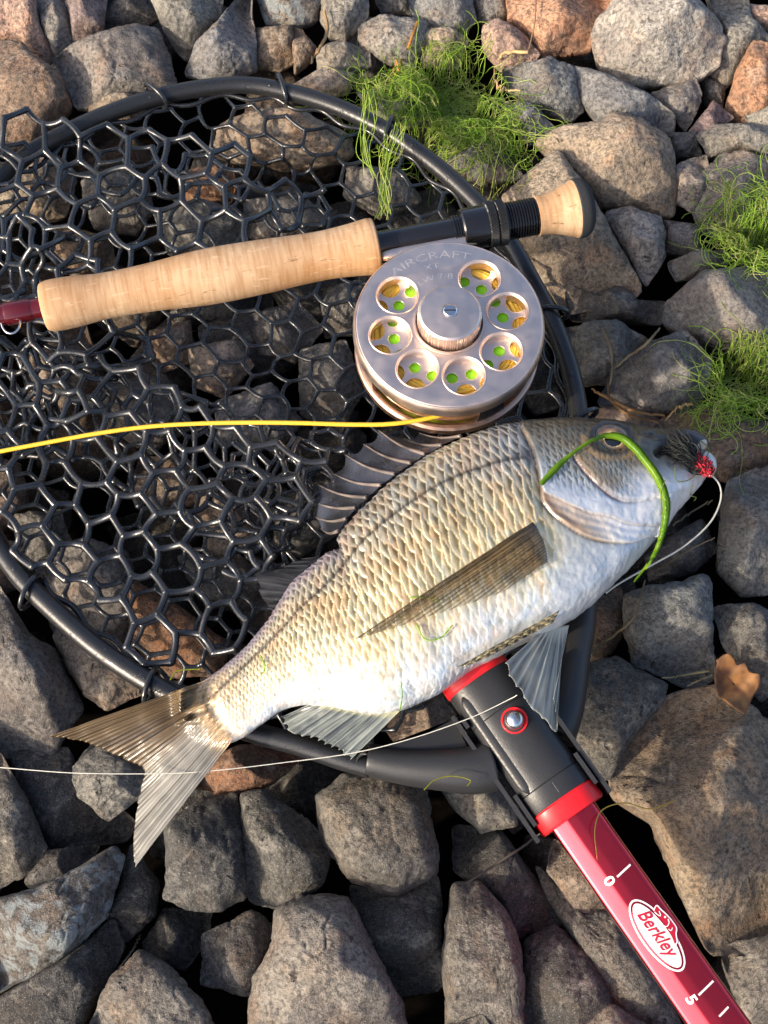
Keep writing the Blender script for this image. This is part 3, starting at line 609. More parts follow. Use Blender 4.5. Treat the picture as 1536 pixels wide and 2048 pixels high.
# water beads on the hoop
b = Buf(); rsd = np.random.default_rng(4)
for _ in range(150):
    i = rsd.integers(4, 216); P = HP[i]; T = HP[i+1]-HP[i-1]; T /= np.linalg.norm(T); a = rsd.uniform(-.3, 1.3)
    up = (CAM-P)/np.linalg.norm(CAM-P); S = np.cross(T, up); S /= np.linalg.norm(S); U = np.cross(S, T); d = S*math.sin(a-.5)+U*math.cos(a-.5)
    r = rsd.uniform(.0004, .0012)*rsd.uniform(.6, 1.2); V, Q = blob((0, 0, 0), (r*1.25, r, r*.55), frame(T, d), 12, 8); b.add(V+P+d*.0045+T*rsd.uniform(-.002, .002), Q)
b.build('water_beads', M['drop'], hoop)['kind'] = 'stuff'

class Net:
    def __init__(s): s.b = Buf()
    def cord(s, P, r):
        n = len(P); f = np.abs(np.linspace(-1, 1, n)); s.b.add(*tube(P, r*(1+.30*f**3), 8, flat=.85, cap=False))
    def node(s, p, r): s.b.add(*blob(p, (r*1.30, r*1.30, r*1.1), nu=8, nv=5))
def sheet(poly, across, ang, zoff, r, seed, warp=14, sx=1.0, sy=1.0, hmap=None, zmul=1.0, fold=0.0, fl=160, drop=0.0, zrest=True, zfun=None, sag=.0012):
    rs = np.random.default_rng(seed); poly = A(poly); c = poly.mean(0); e = across/math.sqrt(3)
    R = np.abs(poly-c).max()*1.5; nx = int(R/across)+2; ny = int(R/(1.5*e))+2; nodes = {}; ids = []; edges = set()
    def key(p): return (round(p[0]/e*4), round(p[1]/e*4))
    for j in range(-ny, ny+1):
        for i in range(-nx, nx+1):
            cx = (i+.5*(j & 1))*across; cy = j*1.5*e; vs = []
            for k in range(6):
                a = math.pi/6+k*math.pi/3; p = (cx+e*math.cos(a), cy+e*math.sin(a)); q = key(p)
                if q not in nodes: nodes[q] = len(ids); ids.append(p)
                vs.append(nodes[q])
            for k in range(6): edges.add(tuple(sorted((vs[k], vs[(k+1) % 6]))))
    P = A(ids)*A([sx, sy]); ca, sa = math.cos(ang), math.sin(ang); P = np.stack([P[:, 0]*ca-P[:, 1]*sa, P[:, 0]*sa+P[:, 1]*ca], 1)+c
    q3 = np.stack([P[:, 0]/170, P[:, 1]/170, np.full(len(P), seed*1.7)], 1)
    P = P+warp*np.stack([fbm(q3, 2, seed), fbm(q3, 2, seed+50)], 1)*1.5+rs.normal(0, across*.022, P.shape)
    ins = in_poly(P, poly); E = np.array([e2 for e2 in edges if ins[e2[0]] and ins[e2[1]]])
    if drop: E = E[rs.uniform(size=len(E)) > drop]
    deg = np.bincount(E.ravel(), minlength=len(P))
    E = E[(deg[E[:, 0]] > 1) & (deg[E[:, 1]] > 1)]
    def zz(px):
        W = at(px, .0)
        for _ in range(2):
            z = look(hmap, W) if hmap is not None else 0
            z = z*zmul+zoff
            q = np.stack([px[:, 0]/fl, px[:, 1]/fl, np.full(len(px), seed*3.1)], 1); z = z+fold*fbm(q, 2, seed+7)
            if zfun is not None: z = z+zfun(px)
            W = at(px, z)
        return W
    nt = Net(); t = np.linspace(0, 1, 6)
    W = zz(P)
    for a, b_ in E:
        px = P[a][None]*(1-t)[:, None]+P[b_][None]*t[:, None]
        bow = rs.normal(0, across*.03); d = P[b_]-P[a]; nrm = A([-d[1], d[0]])/(np.linalg.norm(d)+1e-9); px = px+nrm*bow*np.sin(t*math.pi)[:, None]
        X = zz(px); X[:, 2] -= sag*np.sin(t*math.pi)*rs.uniform(-.3, 1)
        nt.cord(X, r*rs.uniform(.92, 1.08))
    for a in np.unique(E): nt.node(W[a], r)
    return nt.b
inner = A(hp)
LOW = blur(np.maximum(HMd, -.02), 4)
b = sheet(inner, 68, .28, .0018, .00118, 3, warp=10, hmap=LOW, sx=1.0, sy=.95)
b.build('bottom_mesh', M['rubber'], net)
b = sheet([(-80,240),(60,216),(180,228),(300,250),(420,265),(560,312),(700,362),(742,425),(640,480),(400,540),(80,600),(-80,640)], 82, .12, .024, .00158, 5, warp=15, fold=.010, zfun=lambda p: -.010*sstep(500, 740, p[:, 0]))
b.build('upper_fold', M['rubber'], net)
b = sheet([(-80,280),(120,265),(300,280),(480,315),(730,390),(700,470),(480,430),(240,410),(-80,450)], 74, .5, .010, .0014, 8, warp=22, sy=.75, fold=.008)
b.build('upper_under_fold', M['rubber'], net)
b = sheet([(-80,640),(130,655),(270,700),(420,785),(560,840),(700,868),(650,955),(610,1080),(530,1220),(470,1312),(330,1352),(200,1290),(70,1160),(-80,980)], 82, .42, .022, .00165, 12, warp=14, fold=.009, zfun=lambda p: -.008*sstep(1150, 1330, p[:, 1]))
b.build('lower_fold', M['rubber'], net)
b = sheet([(-80,660),(200,690),(420,800),(690,880),(640,1000),(600,1110),(500,1240),(420,1200),(330,1060),(200,960),(-80,900)], 76, .95, .011, .0015, 15, warp=30, sy=.72, fold=.008)
b.build('lower_under_fold', M['rubber'], net)
b = sheet([(-80,420),(110,430),(190,480),(220,620),(330,700),(260,830),(120,900),(-80,930)], 74, .8, .016, .0016, 19, warp=36, sx=.8, fold=.012)
b.build('crumpled_fold', M['rubber'], net)
b = sheet([(430,860),(620,850),(760,860),(700,960),(650,1060),(560,1200),(430,1230),(400,1050)], 74, .2, .006, .0015, 23, warp=32, sx=.85, sy=.75, fold=.008)
b.build('tail_side_fold', M['rubber'], net)
# mesh edge drawn along inside of the hoop and loops round the tube
b = Buf()
ein = cr(hoop_px[14:29], 200); cen = A([520, 760]); ein = ein+(cen-ein)/np.linalg.norm(cen-ein, axis=1)[:, None]*(24+6*np.sin(np.arange(200)*.45))[:, None]
b.add(*tube(at(ein, .004), .0013, 8)); ein = cr(hoop_px[3:9], 90); ein = ein+(cen-ein)/np.linalg.norm(cen-ein, axis=1)[:, None]*(26+6*np.sin(np.arange(90)*.4))[:, None]
b.add(*tube(at(ein, .008), .0016, 8)); b.build('edge_cord', M['rubber'], net)
for px, tilt in [((560,178),.9),((310,196),.7),((1100,632),-.6),((1166,838),.7),((62,1178),.5),((312,1372),.4),((770,260),.5),((985,440),.5)]:
    k = int(np.argmin(np.linalg.norm(hp-A(px), axis=1))); k = min(max(k, 2), 216); P = HP[k]; T = HP[k+2]-HP[k-2]; T /= np.linalg.norm(T)
    Fm = frame(np.cross(T, (0, 0, 1)), T); a = np.linspace(0, 2*math.pi, 26); rr = .0066
    ring = np.stack([np.cos(a)*rr*1.25-.0012, np.sin(a)*rr*.95, np.cos(a)*.006*tilt], 1)@Fm.T+P
    b = Buf(); b.add(*tube(ring, .0013, 8, cap=False)); b.build('mesh_loop', M['rubber'], net)

# --- socket and handle share one axis
ax0, ax1 = at(A([[945, 1345]]), .032)[0], at(A([[1442, 2048]]), .040)[0]
AX = (ax1-ax0); AXL = np.linalg.norm(AX); AX /= AXL
vdir = CAM-(ax0+ax1)/2; vdir /= np.linalg.norm(vdir)
ZN = vdir*.8+A([0, 0, 1])*.2; HM3 = frame(AX, ZN)                # columns: along, across, towards viewer
AC = HM3[:, 1]                                                    # across: to the right of travel
def sock(u, v, w): return ax0+u*HM3[:, 0]+v*HM3[:, 1]+w*HM3[:, 2]
def ext(section, us, scale=None, o=None):
    """extrude a closed section (across, up) along the handle at stations us"""
    S = A(section); V = []; 
    for k, u in enumerate(us):
        s = S*(scale[k] if scale is not None else 1); V.append(ax0+u*HM3[:, 0]+s[:, :1]*HM3[:, 1]+s[:, 1:]*HM3[:, 2])
    n = len(S); m = len(us); i = np.arange(m-1)[:, None]*n; k = np.arange(n)[None]; k2 = (k+1) % n
    Q = np.stack([i+k, i+k2, i+n+k2, i+n+k], -1).reshape(-1, 4); V = np.concatenate(V); c = len(V)
    V = np.vstack([V, V[:n].mean(0), V[-n:].mean(0)]); k = np.arange(n); k2 = (k+1) % n
    T = np.vstack([np.stack([np.full(n, c), k2, k], 1), np.stack([np.full(n, c+1), (m-1)*n+k, (m-1)*n+k2], 1)])
    return V, Q, T
def sup(a, b_, p=2.4, n=56):
    t = np.arange(n)/n*2*math.pi; c, s = np.cos(t), np.sin(t); return np.stack([a*np.sign(c)*np.abs(c)**(2/p), b_*np.sign(s)*np.abs(s)**(2/p)], 1)
w0 = .5*147*mpp((945, 1345))*.97
LS = np.linalg.norm(at(A([[1135, 1618]]), .034)[0]-ax0)
us = [.004, .0045, .006, LS*.30, LS*.303, LS*.308, LS*.80, LS*.803, LS*.808, LS-.006, LS-.005]
sc = [.90, .955, .965, .965, .945, .965, .965, .945, .985, .985, .95]
body = Buf(); body.add(*ext(sup(w0, w0*.80), us, sc)); bo = body.build('socket', M['plastic'], net, sharp=30)
for sg in (-1, 1):                                               # side flanges with a slot
    for dv, u0, u1 in ((.0, .012, LS+.004), (.0034, .016, LS*.28), (.0034, LS*.76, LS-.002)):
        V, Q = box(((u0+u1)/2, sg*(w0*1.0+.0005-dv*.2+ (0 if dv else .0022)), .001 if not dv else .004), (u1-u0, .0018, .013 if not dv else .010)); b = Buf(); b.add(V@HM3.T+ax0, Q); b.build('flange', M['plastic'], net, smooth=False)
for nm, u0, u1, s in (('collar', -.0035, .0050, 1.0), ('collar', LS-.0055, LS+.0035, 1.0)):
    b = Buf(); b.add(*ext(sup(w0*s, w0*.82*s), [u0, u0+.001, u1-.001, u1], [.93, 1.0, 1.0, .95])); b.build('collar', M['red_plastic'], net, sharp=40)
# raised rib and ledges on the socket
for v0, u0, u1, wd in ((-.0095, .008, LS*.80, .0065), (.0005, LS*.82, LS-.007, .0006), (.008, LS*.82, LS-.007, .0006), (-.008, LS*.82, LS-.007, .0006)):
    zt = w0*.80*.965*(max(1-abs(v0/(w0*.965))**2.4, .01))**(1/2.4)
    n = 20; t = np.linspace(0, 1, n); P = np.stack([u0+(u1-u0)*t, np.full(n, v0), np.full(n, zt-.0006*(wd > .002)*1.0)], 1)@HM3.T+ax0
    b = Buf(); b.add(*tube(P, wd*.5*np.r_[.4, .9, np.ones(n-4), .9, .4], 12, flat=.35 if wd > .002 else 1.0, up=ZN)); b.build('rib', M['plastic'], net)
# button
bp_ = at(A([[1029, 1442]]), .0)[0]; rel = on_plane(A([[1029, 1441]]), sock(0, 0, w0*.74), HM3[:, 2])[0]
b = Buf(); V, Q = lathe([(.0, -.001), (.0054, -.001), (.0058, .0006), (.0054, .0010), (.0048, .0002), (0, .0002)], 32, frame(AX, ZN), rel); b.add(V, Q); b.build('button_well', M['red_plastic'], net)
b = Buf(); b.add(*blob(rel+HM3[:, 2]*.0018, (.0042, .0042, .0036), HM3, 28, 16)); b.build('push_button', M['steel'], net)
# arms of the yoke
def arm(pxs, zs, rs_):
    P = np.stack([*cr(np.c_[A(pxs), A(zs)*1e4, A(rs_)*1e5], 40).T], 1); b = Buf(); b.add(*tube(at(P[:, :2], P[:, 2]/1e4), P[:, 3]/1e5, 20)); return b
arm([(985,1530),(940,1540),(860,1538),(800,1532),(742,1520),(735,1519)], [.026,.026,.025,.024,.023,.023], [.0115,.0105,.0088,.0078,.0072,.0060]).build('yoke_arm', M['plastic'], net)
arm([(1105,1470),(1128,1420),(1140,1370),(1150,1310),(1162,1250),(1168,1200)], [.022,.022,.022,.020,.018,.016], [.0105,.0088,.0078,.0072,.0068,.0064]).build('yoke_arm', M['plastic'], net)
# web between left arm and socket
wp = at(A([(905,1442),(930,1490),(950,1530),(880,1520),(800,1504),(760,1498),(840,1478)]), .024); wq = wp.copy(); wp[:, 2] += .003; wq[:, 2] -= .003
b = Buf(); n = len(wp); b.V = [np.vstack([wp, wq])]; b.n = 2*n
k = np.arange(1, n-1); T1 = np.stack([np.zeros(n-2, int), k+1, k], 1); T2 = np.stack([np.full(n-2, n), n+k, n+k+1], 1); k = np.arange(n); b.T = [np.vstack([T1, T2])]; b.Q = [np.stack([k, (k+1) % n, n+(k+1) % n, n+k], 1)]
b.build('web', M['plastic'], net, smooth=False)
# handle: octagonal red tube
hw = .5*104*mpp((1240, 1760))*1.02
HS = A([(-1, -.45), (-1.0, .10), (-.985, .34), (-.93, .50), (-.34, .72), (-.26, .735), (.10, .735), (.74, .63), (.88, .55), (.97, .34), (1, .05), (1, -.45), (.7, -.75), (-.7, -.75)])*hw
HSs = cr(HS, 14*6, closed=True)
# keep facets flat: blend the smooth curve with the polygon
HSl = np.concatenate([np.stack([HS[k]+(HS[(k+1) % 14]-HS[k])*f for f in np.arange(6)/6]) for k in range(14)])
HSec = HSl*.7+HSs*.3
HL = AXL+.30
b = Buf(); b.add(*ext(HSec, [LS-.004, LS+.01, HL])); handle = b.build('handle', M['red_tube'], net, sharp=60)
def hsurf(v):                                                     # height of the handle's upper surface at across = v
    top = HSec[(HSec[:, 1] > .2*hw)]; o = np.argsort(top[:, 0]); return np.interp(v, top[o, 0], top[o, 1])
def hpix(px):                                                     # pixel -> (u, v) on the handle's top plane
    P = on_plane(A(px), sock(0, 0, hw*.70), HM3[:, 2]); d = P-ax0; return np.stack([d@HM3[:, 0], d@HM3[:, 1]], 1)
def flat_to_handle(name, V2, faces, mat, lift, parent):
    """V2 (u, v) polygons laid on the faceted tube, cut finely so that they follow it"""
    bm = bmesh.new(); vv = [bm.verts.new((u, v, 0)) for u, v in V2]
    for f in faces:
        try: bm.faces.new([vv[i] for i in f])
        except ValueError: pass
    for c in np.arange(-.9, .95, .1)*hw:
        bmesh.ops.bisect_plane(bm, geom=bm.verts[:]+bm.edges[:]+bm.faces[:], plane_co=(0, c, 0), plane_no=(0, 1, 0))
    bmesh.ops.triangulate(bm, faces=bm.faces[:])
    bm.verts.ensure_lookup_table(); V = A([v.co[:] for v in bm.verts]); T = [[v.index for v in f.verts] for f in bm.faces]; bm.verts.index_update(); bm.free()
    W = ax0+V[:, :1]*HM3[:, 0]+V[:, 1:2]*HM3[:, 1]+(hsurf(V[:, 1])+lift)[:, None]*HM3[:, 2]
    return mk(name, W, np.array(T), mat, parent, smooth=False)
def text_mesh(s, size, shear=0, off=0.0, sp=1.0):
    c = bpy.data.curves.new('t', 'FONT'); c.body = s; c.size = size; c.shear = shear; c.offset = off; c.space_character = sp; c.align_x = 'CENTER'; c.align_y = 'CENTER'; c.resolution_u = 6; c.fill_mode = 'FRONT'
    o = bpy.data.objects.new('t', c); COL.objects.link(o); dg = bpy.context.evaluated_depsgraph_get(); me = bpy.data.meshes.new_from_object(o.evaluated_get(dg))
    V = A([v.co[:] for v in me.vertices]); Fc = [list(p.vertices) for p in me.polygons]; bpy.data.objects.remove(o); bpy.data.curves.remove(c); bpy.data.meshes.remove(me); return V[:, :2], Fc
def place2(V, c, dirx, s=(1, 1)):
    """2-d text coordinates to (u, v): text x along dirx (unit in uv), text y to its left"""
    dx = A(dirx)/np.linalg.norm(dirx); dy = A([-dx[1], dx[0]]); return A(c)+V[:, :1]*s[0]*dx+V[:, 1:]*s[1]*dy
# printing (u grows down the handle, v: to the viewer's left or right is found from pixels)
m1 = mpp((1300, 1850))
def print_text(s, cpx, dirpx, hpx, nm, mat, shear=0, off=0, wide=1.0, lift=.00022, parent=None):
    V, Fc = text_mesh(s, 1.0, shear, off); h = V[:, 1].max()-V[:, 1].min(); V = V-(V.max(0)+V.min(0))/2
    k = hpx/h; px = A(dirpx)/np.hypot(*dirpx); py = A([px[1], -px[0]])            # text 'up' on screen (y down)
    P = A(cpx)+V[:, :1]*k*wide*px+V[:, 1:]*k*py; return flat_to_handle(nm, hpix(P), Fc, mat, lift, parent or handle)
axd = (290, 423)
print_text('0', (1219, 1762), (423, -290), 26, 'printed_digit', M['white_print'], off=.03, wide=1.0) if False else None
print_text('0', (1219, 1762), axd, 22, 'printed_digit', M['white_print'], off=.028, wide=1.25)
print_text('5', (1383, 1999), axd, 22, 'printed_digit', M['white_print'], off=.028, wide=1.25)
def stroke(pts, w, nm, mat, lift=.0002, parent=None):
    P = A(pts); T = np.gradient(P, axis=0); T /= np.linalg.norm(T, axis=1)[:, None]; nn = np.stack([-T[:, 1], T[:, 0]], 1); w = np.broadcast_to(A(w), (len(P),))
    V = np.vstack([P+nn*w[:, None]/2, P-nn*w[:, None]/2]); n = len(P); Fc = [[i, i+1, n+i+1, n+i] for i in range(n-1)]; return flat_to_handle(nm, hpix(V), Fc, mat, lift, parent or handle)
for a_, c_ in (((1234, 1754), (1261, 1729)), ((1397, 1990), (1427, 1962)), ((1438, 2033), (1457, 2014)),): stroke(np.linspace(a_, c_, 5), 4.2, 'printed_tick', M['white_print'])
# oval badge: ring, plate, lettering and leaping fish
ec = A([1314, 1871]); ed = A([88, 122.0]); ed /= np.linalg.norm(ed); en = A([ed[1], -ed[0]])
def ell(a, b_, n=72, c=ec): t = np.linspace(0, 2*math.pi, n, endpoint=False); return c+np.cos(t)[:, None]*a*ed+np.sin(t)[:, None]*b_*en
def plate(P, nm, mat, lift, parent=None):
    P = A(P); return flat_to_handle(nm, hpix(np.vstack([P, P.mean(0)])), [[i, (i+1) % len(P), len(P)] for i in range(len(P))], mat, lift, parent or handle)
o_, i_ = ell(86, 32), ell(82, 28.5); n = 72
badge = flat_to_handle('badge_ring', hpix(np.vstack([o_, i_])), [[k, (k+1) % n, n+(k+1) % n, n+k] for k in range(n)], M['white_print'], .0002, handle)
plate(ell(77, 23.5), 'badge_plate', M['white_print'], .0002)
print_text('Berkley', (1313, 1870), ed, 35, 'badge_lettering', M['red_print'], shear=.34, off=.016, wide=.94, lift=.0004)
# leaping fish over the badge
fb = [(1307,1822),(1313,1811),(1322,1819),(1334,1830),(1345,1843),(1353,1856),(1352,1868),(1354,1884),(1350,1889),(1342,1870),(1331,1852),(1318,1836)]
plate(cr(fb, 60, closed=True), 'badge_fish', M['red_print'], .00055)
stroke(cr(fb[:9], 60), np.r_[2.4*np.ones(60)], 'badge_fish_outline', M['white_print'], .0007)
stroke(cr([(1309,1824),(1316,1830),(1321,1831),(1318,1822)], 16), 2.0, 'badge_fish_jaw', M['white_print'], .0007)
stroke(cr([(1324,1850),(1333,1853),(1338,1846),(1336,1838)], 16), 2.0, 'badge_fish_gill', M['white_print'], .0007)
stroke(cr([(1337,1858),(1342,1861),(1345,1855)], 10), 1.8, 'badge_fish_fin', M['white_print'], .0007)
plate(ell(2.2, 2.2, 12, A([1330, 1834])), 'badge_fish_eye', M['white_print'], .0007)
# ------------------------------------------------------------------ fly rod
RZ = .047
ra, rb = at(A([[95, 613]]), RZ)[0], at(A([[1165, 415]]), RZ)[0]
RX = rb-ra; RLEN = np.linalg.norm(RX); RX /= RLEN; ROD_ANG = math.atan2(RX[1], RX[0])
vr = CAM-(ra+rb)/2; vr /= np.linalg.norm(vr)
RM = frame(RX, (0, 0, 1)); UP_PX = RLEN/1088.0                     # metres per pixel along the rod (mean)
M['cork'] = cork()
def rpos(x):                                                      # distance along the rod axis of pixel column x
    t = (x-95)/1070.0; p = at(A([[x, 613-198*t]]), RZ)[0]; return float((p-ra)@RX)
def rpx(x): return mpp((x, 613-198*(x-95)/1070.0))*.985
rod = thing('fly_rod', 'fly rod with cork grip lying across the black mesh', 'fishing rod', tuple(at(A([[600, 520]]), RZ)[0]))
def turned(prof_px, name, mat, sides=64, sharp=35, smooth_n=None, knurl=None, parent=None, scale_at=None):
    P = A(prof_px)
    if smooth_n: P = cr(P, smooth_n)
    pr = np.stack([np.array([r*rpx(x if scale_at is None else scale_at) for x, r in P]), np.array([rpos(x) for x, r in P])], 1)
    V, Q = lathe(pr, sides, RM, ra, axis_x=True, knurl=knurl); b = Buf(); b.add(V, Q[:, ::-1]); return b.build(name, mat, parent or rod, sharp=sharp)
grip = turned([(84,6),(85,30),(86,42),(92,48),(112,51),(150,50),(215,45),(300,47),(380,53),(440,55),(520,53),(600,49),(650,48),(700,51),(735,55),(745,55),(752,53),(754,40),(754,10)], 'cork_grip', M['cork'], 96, smooth_n=160, sharp=50)
turned([(60,19),(84,20.5),(90,26),(92,26)], 'winding_check', M['steel'], 48)
turned([(-420,13),(-60,19),(12,21),(60,20.5),(90,20.5)], 'blank', M['blank'], 40)
turned([(10,22.5),(14,23.6),(60,22.8),(64,21)], 'thread_wrap', M['blank'], 40)
# keeper ring
kp = ra+RX*rpos(20); a = np.linspace(math.pi*.95, 2.05*math.pi, 24); kr = .0045
P = kp[None]+np.outer(np.cos(a)*kr, RX)+np.outer(np.sin(a)*kr*1.5, RM[:, 1])+A([0, 0, .0005])-RM[:, 1]*.0052
b = Buf(); b.add(*tube(P, .0006, 10)); b.build('keeper_ring', M['steel'], rod)
turned([(742,10),(742,30),(748,31),(758,31),(758,27),(925,27)], 'reel_seat', M['black_metal'], 64)
thr = [(903,27.5)]
for k in range(5): x = 904+k*5.0; thr += [(x,26),(x+1,30.5),(x+3,30.5),(x+4,26)]
turned(thr, 'seat_thread', M['black_metal'], 64)
turned([(922,20),(922,38),(925,40.5),(968,41.5),(972,41),(972,30)], 'sliding_hood', M['black_metal'], 64)
kn = lambda x0: (lambda prof, a: (np.where((prof[:, 0] > .0098)[:, None], .00022*np.sign(np.sin(a*60+ (prof[:, 1][:, None]-x0)*2600))*np.ones((len(prof), 1)), 0)))
for x0, x1 in ((972, 990), (991, 1009)):
    xs = np.linspace(x0+2.5, x1-2.5, 12)
    turned([(x0,30),(x0,41.5),(x0+2,44)]+[(x, 44) for x in xs]+[(x1-2,44),(x1,41.5),(x1,30)], 'lock_ring', M['knurl'], 240, knurl=kn(rpos(x0)))
thr = [(1008,32)]
for k in range(13): x = 1009+k*5.3; thr += [(x,32),(x+1.6,37),(x+3.0,37),(x+4.6,32)]
turned(thr+[(1079,33),(1079,10)], 'thread_barrel', M['black_metal'], 64)
turned([(1072,10),(1072,36),(1075,39),(1090,39.5),(1110,43),(1128,49),(1142,54),(1150,56),(1151,40)], 'butt_cork', M['cork'], 72, smooth_n=60, sharp=60, scale_at=1110)
turned([(1148,40),(1148,56.5),(1156,58.5),(1166,57),(1174,51),(1180,40),(1183,22),(1184,4)], 'butt_cap', M['eva'], 72, smooth_n=50, sharp=60, scale_at=1160)

# ------------------------------------------------------------------ fly reel
RR = .5*371*mpp((898, 645))*.985
fc = at(A([[898, 646]]), .060)[0]                                 # centre of the spool face
vf = CAM-fc; vf /= np.linalg.norm(vf)
zf = A([0, -math.sin(math.radians(2.5)), 1]); zf /= np.linalg.norm(zf); FM = frame(RX, zf)
reel = thing('fly_reel', 'champagne coloured fly reel with round ports mounted on the cork handled rod', 'fly reel', tuple(fc))
def curve_plate(loops, thick, bevel, name, mat, z, parent, sharp=30):
    """flat plate from an outer loop and holes, extruded and bevelled (local reel coordinates)"""
    c = bpy.data.curves.new('p', 'CURVE'); c.dimensions = '2D'; c.fill_mode = 'BOTH'; c.extrude = max(thick/2-bevel, 1e-5); c.bevel_depth = bevel; c.bevel_resolution = 2; c.offset = -bevel
    for L_ in loops:
        s = c.splines.new('POLY'); s.points.add(len(L_)-1); s.use_cyclic_u = True
        s.points.foreach_set('co', np.c_[L_*1000, np.zeros(len(L_)), np.ones(len(L_))].ravel())
    c.extrude *= 1000; c.bevel_depth *= 1000; c.offset *= 1000
    o = bpy.data.objects.new('p', c); COL.objects.link(o); dg = bpy.context.evaluated_depsgraph_get(); me = bpy.data.meshes.new_from_object(o.evaluated_get(dg))
    V = A([v.co[:] for v in me.vertices])/1000; V[:, 2] += z; W = V@FM.T+fc
    T = [list(p.vertices) for p in me.polygons]; bpy.data.objects.remove(o); bpy.data.curves.remove(c); bpy.data.meshes.remove(me)
    off = root_loc(parent); m2 = bpy.data.meshes.new(name); m2.from_pydata((W-off).tolist(), [], T); m2.update(); bm = bmesh.new(); bm.from_mesh(m2); bmesh.ops.remove_doubles(bm, verts=bm.verts[:], dist=2e-6); bmesh.ops.recalc_face_normals(bm, faces=bm.faces[:]); bm.to_mesh(m2); bm.free()
    o = bpy.data.objects.new(name, m2); COL.objects.link(o); o.parent = parent; m2.materials.append(mat)
    m2.polygons.foreach_set('use_smooth', np.ones(len(m2.polygons), bool)); m2.set_sharp_from_angle(angle=math.radians(sharp)); return o
def circ(c, r, n=64): t = np.linspace(0, 2*math.pi, n, endpoint=False); return A(c)+r*np.stack([np.cos(t), np.sin(t)], 1)
def turn(prof, name, mat, parent=reel, sides=128, sharp=30, knurl=None, o=(0, 0, 0)):
    V, Q = lathe(prof, sides, FM, fc+FM@A(o), knurl=knurl); b = Buf(); b.add(V, Q); return b.build(name, mat, parent, sharp=sharp)
ROT = -ROD_ANG
def ang(px):
    P = on_plane(A([px]), fc, zf)[0]-fc; return float(P@FM[:, 0]), float(P@FM[:, 1])
hol = [ang(p) for p in ((795,580),(781,657),(833,726),(927,743),(1006,691),(1017,610),(960,546))]
ph0 = np.array([math.atan2(y, x) for x, y in hol]); base = np.mean(np.unwrap(ph0)-np.arange(7)*math.pi/4)
hol_r = np.mean([math.hypot(x, y) for x, y in hol]); hc = [(hol_r*math.cos(base+k*math.pi/4), hol_r*math.sin(base+k*math.pi/4)) for k in range(7)]
hr = RR*.213
face = curve_plate([circ((0, 0), RR*.965, 160)]+[circ(h, hr) for h in hc]+[circ((0, 0), RR*.345, 96)], .0022, .0005, 'spool_face', M['champ'], -.0011, reel)
for h in hc: turn([(hr*1.0, -.0006), (hr*1.07, .0002), (hr*1.05, .0004), (hr*.95, -.0010), (hr*.955, -.0062), (hr*1.0, -.0062)], 'port_rim', M['champ'], face, 48, o=(h[0], h[1], 0))
turn([(RR*.955, -.0004), (RR*.975, -.0002), (RR*.992, -.0012), (RR, -.0030), (RR, -.0075), (RR*.985, -.0082), (RR*.965, -.0082), (RR*.955, -.003)], 'spool_rim', M['champ'], sides=180)
turn([(RR*.375, .0001), (RR*.368, .0012), (RR*.352, .0012), (RR*.340, -.0002), (RR*.338, -.004)], 'hub_ring', M['champ'])
kh = .0104
kn2 = lambda prof, a: np.where(((prof[:, 1] > .0004) & (prof[:, 1] < kh-.0012))[:, None], .00028*np.sign(np.sin(a*84))*np.ones((len(prof), 1)), 0)
turn([(RR*.325, -.003), (RR*.325, .0006), (RR*.325, kh*.45), (RR*.325, kh-.0016), (RR*.322, kh-.0008), (RR*.30, kh), (RR*.15, kh+.0008), (RR*.085, kh+.0010), (RR*.083, kh+.0004), (0.0001, kh+.0004)], 'drag_knob', M['champ'], sides=336, knurl=kn2)
kb = turn([(RR*.072, kh+.0002), (RR*.072, kh+.0012), (RR*.06, kh+.0016), (.0001, kh+.0017)], 'knob_screw', M['steel'], sides=40)
V, Q = box((0, 0, kh+.00165), (RR*.125, .0006, .0003)); Rz = np.array([[math.cos(-.2), -math.sin(-.2), 0], [math.sin(-.2), math.cos(-.2), 0], [0, 0, 1]]); b = Buf(); b.add((V@Rz.T)@FM.T+fc, Q); b.build('screw_slot', M['knurl'], kb, smooth=False)
# inner spool wall with two rows of lightening holes, backing and line behind it
nI = 18
inn = [circ((0, 0), RR*.93, 120)]+[circ((RR*.585*math.cos(k/nI*6.2832), RR*.585*math.sin(k/nI*6.2832)), RR*.060, 28) for k in range(nI)]+[circ((RR*.770*math.cos((k+.5)/nI*6.2832), RR*.775*math.sin((k+.5)/nI*6.2832)), RR*.104, 32) for k in range(nI)]
curve_plate(inn, .0012, .0002, 'spool_wall', M['champ'], -.0056, reel)
turn([(.0001, -.0070), (RR*.66, -.0070), (RR*.665, -.0092), (RR*.665, -.022)], 'backing', M['backing'])
b = Buf(); rsr = np.random.default_rng(2)
for k in range(9):
    r = RR*(.675+.020*k); t = np.linspace(0, 2*math.pi, 80); zz = -.0072-.00015*k+.0003*np.sin(t*3+k); b.add(*tube(np.stack([r*np.cos(t)+.0006*rsr.normal(), r*np.sin(t)+.0006*rsr.normal(), zz], 1)@FM.T+fc, .00085, 8, cap=False))
b.build('wound_line', M['coil_line'], reel)
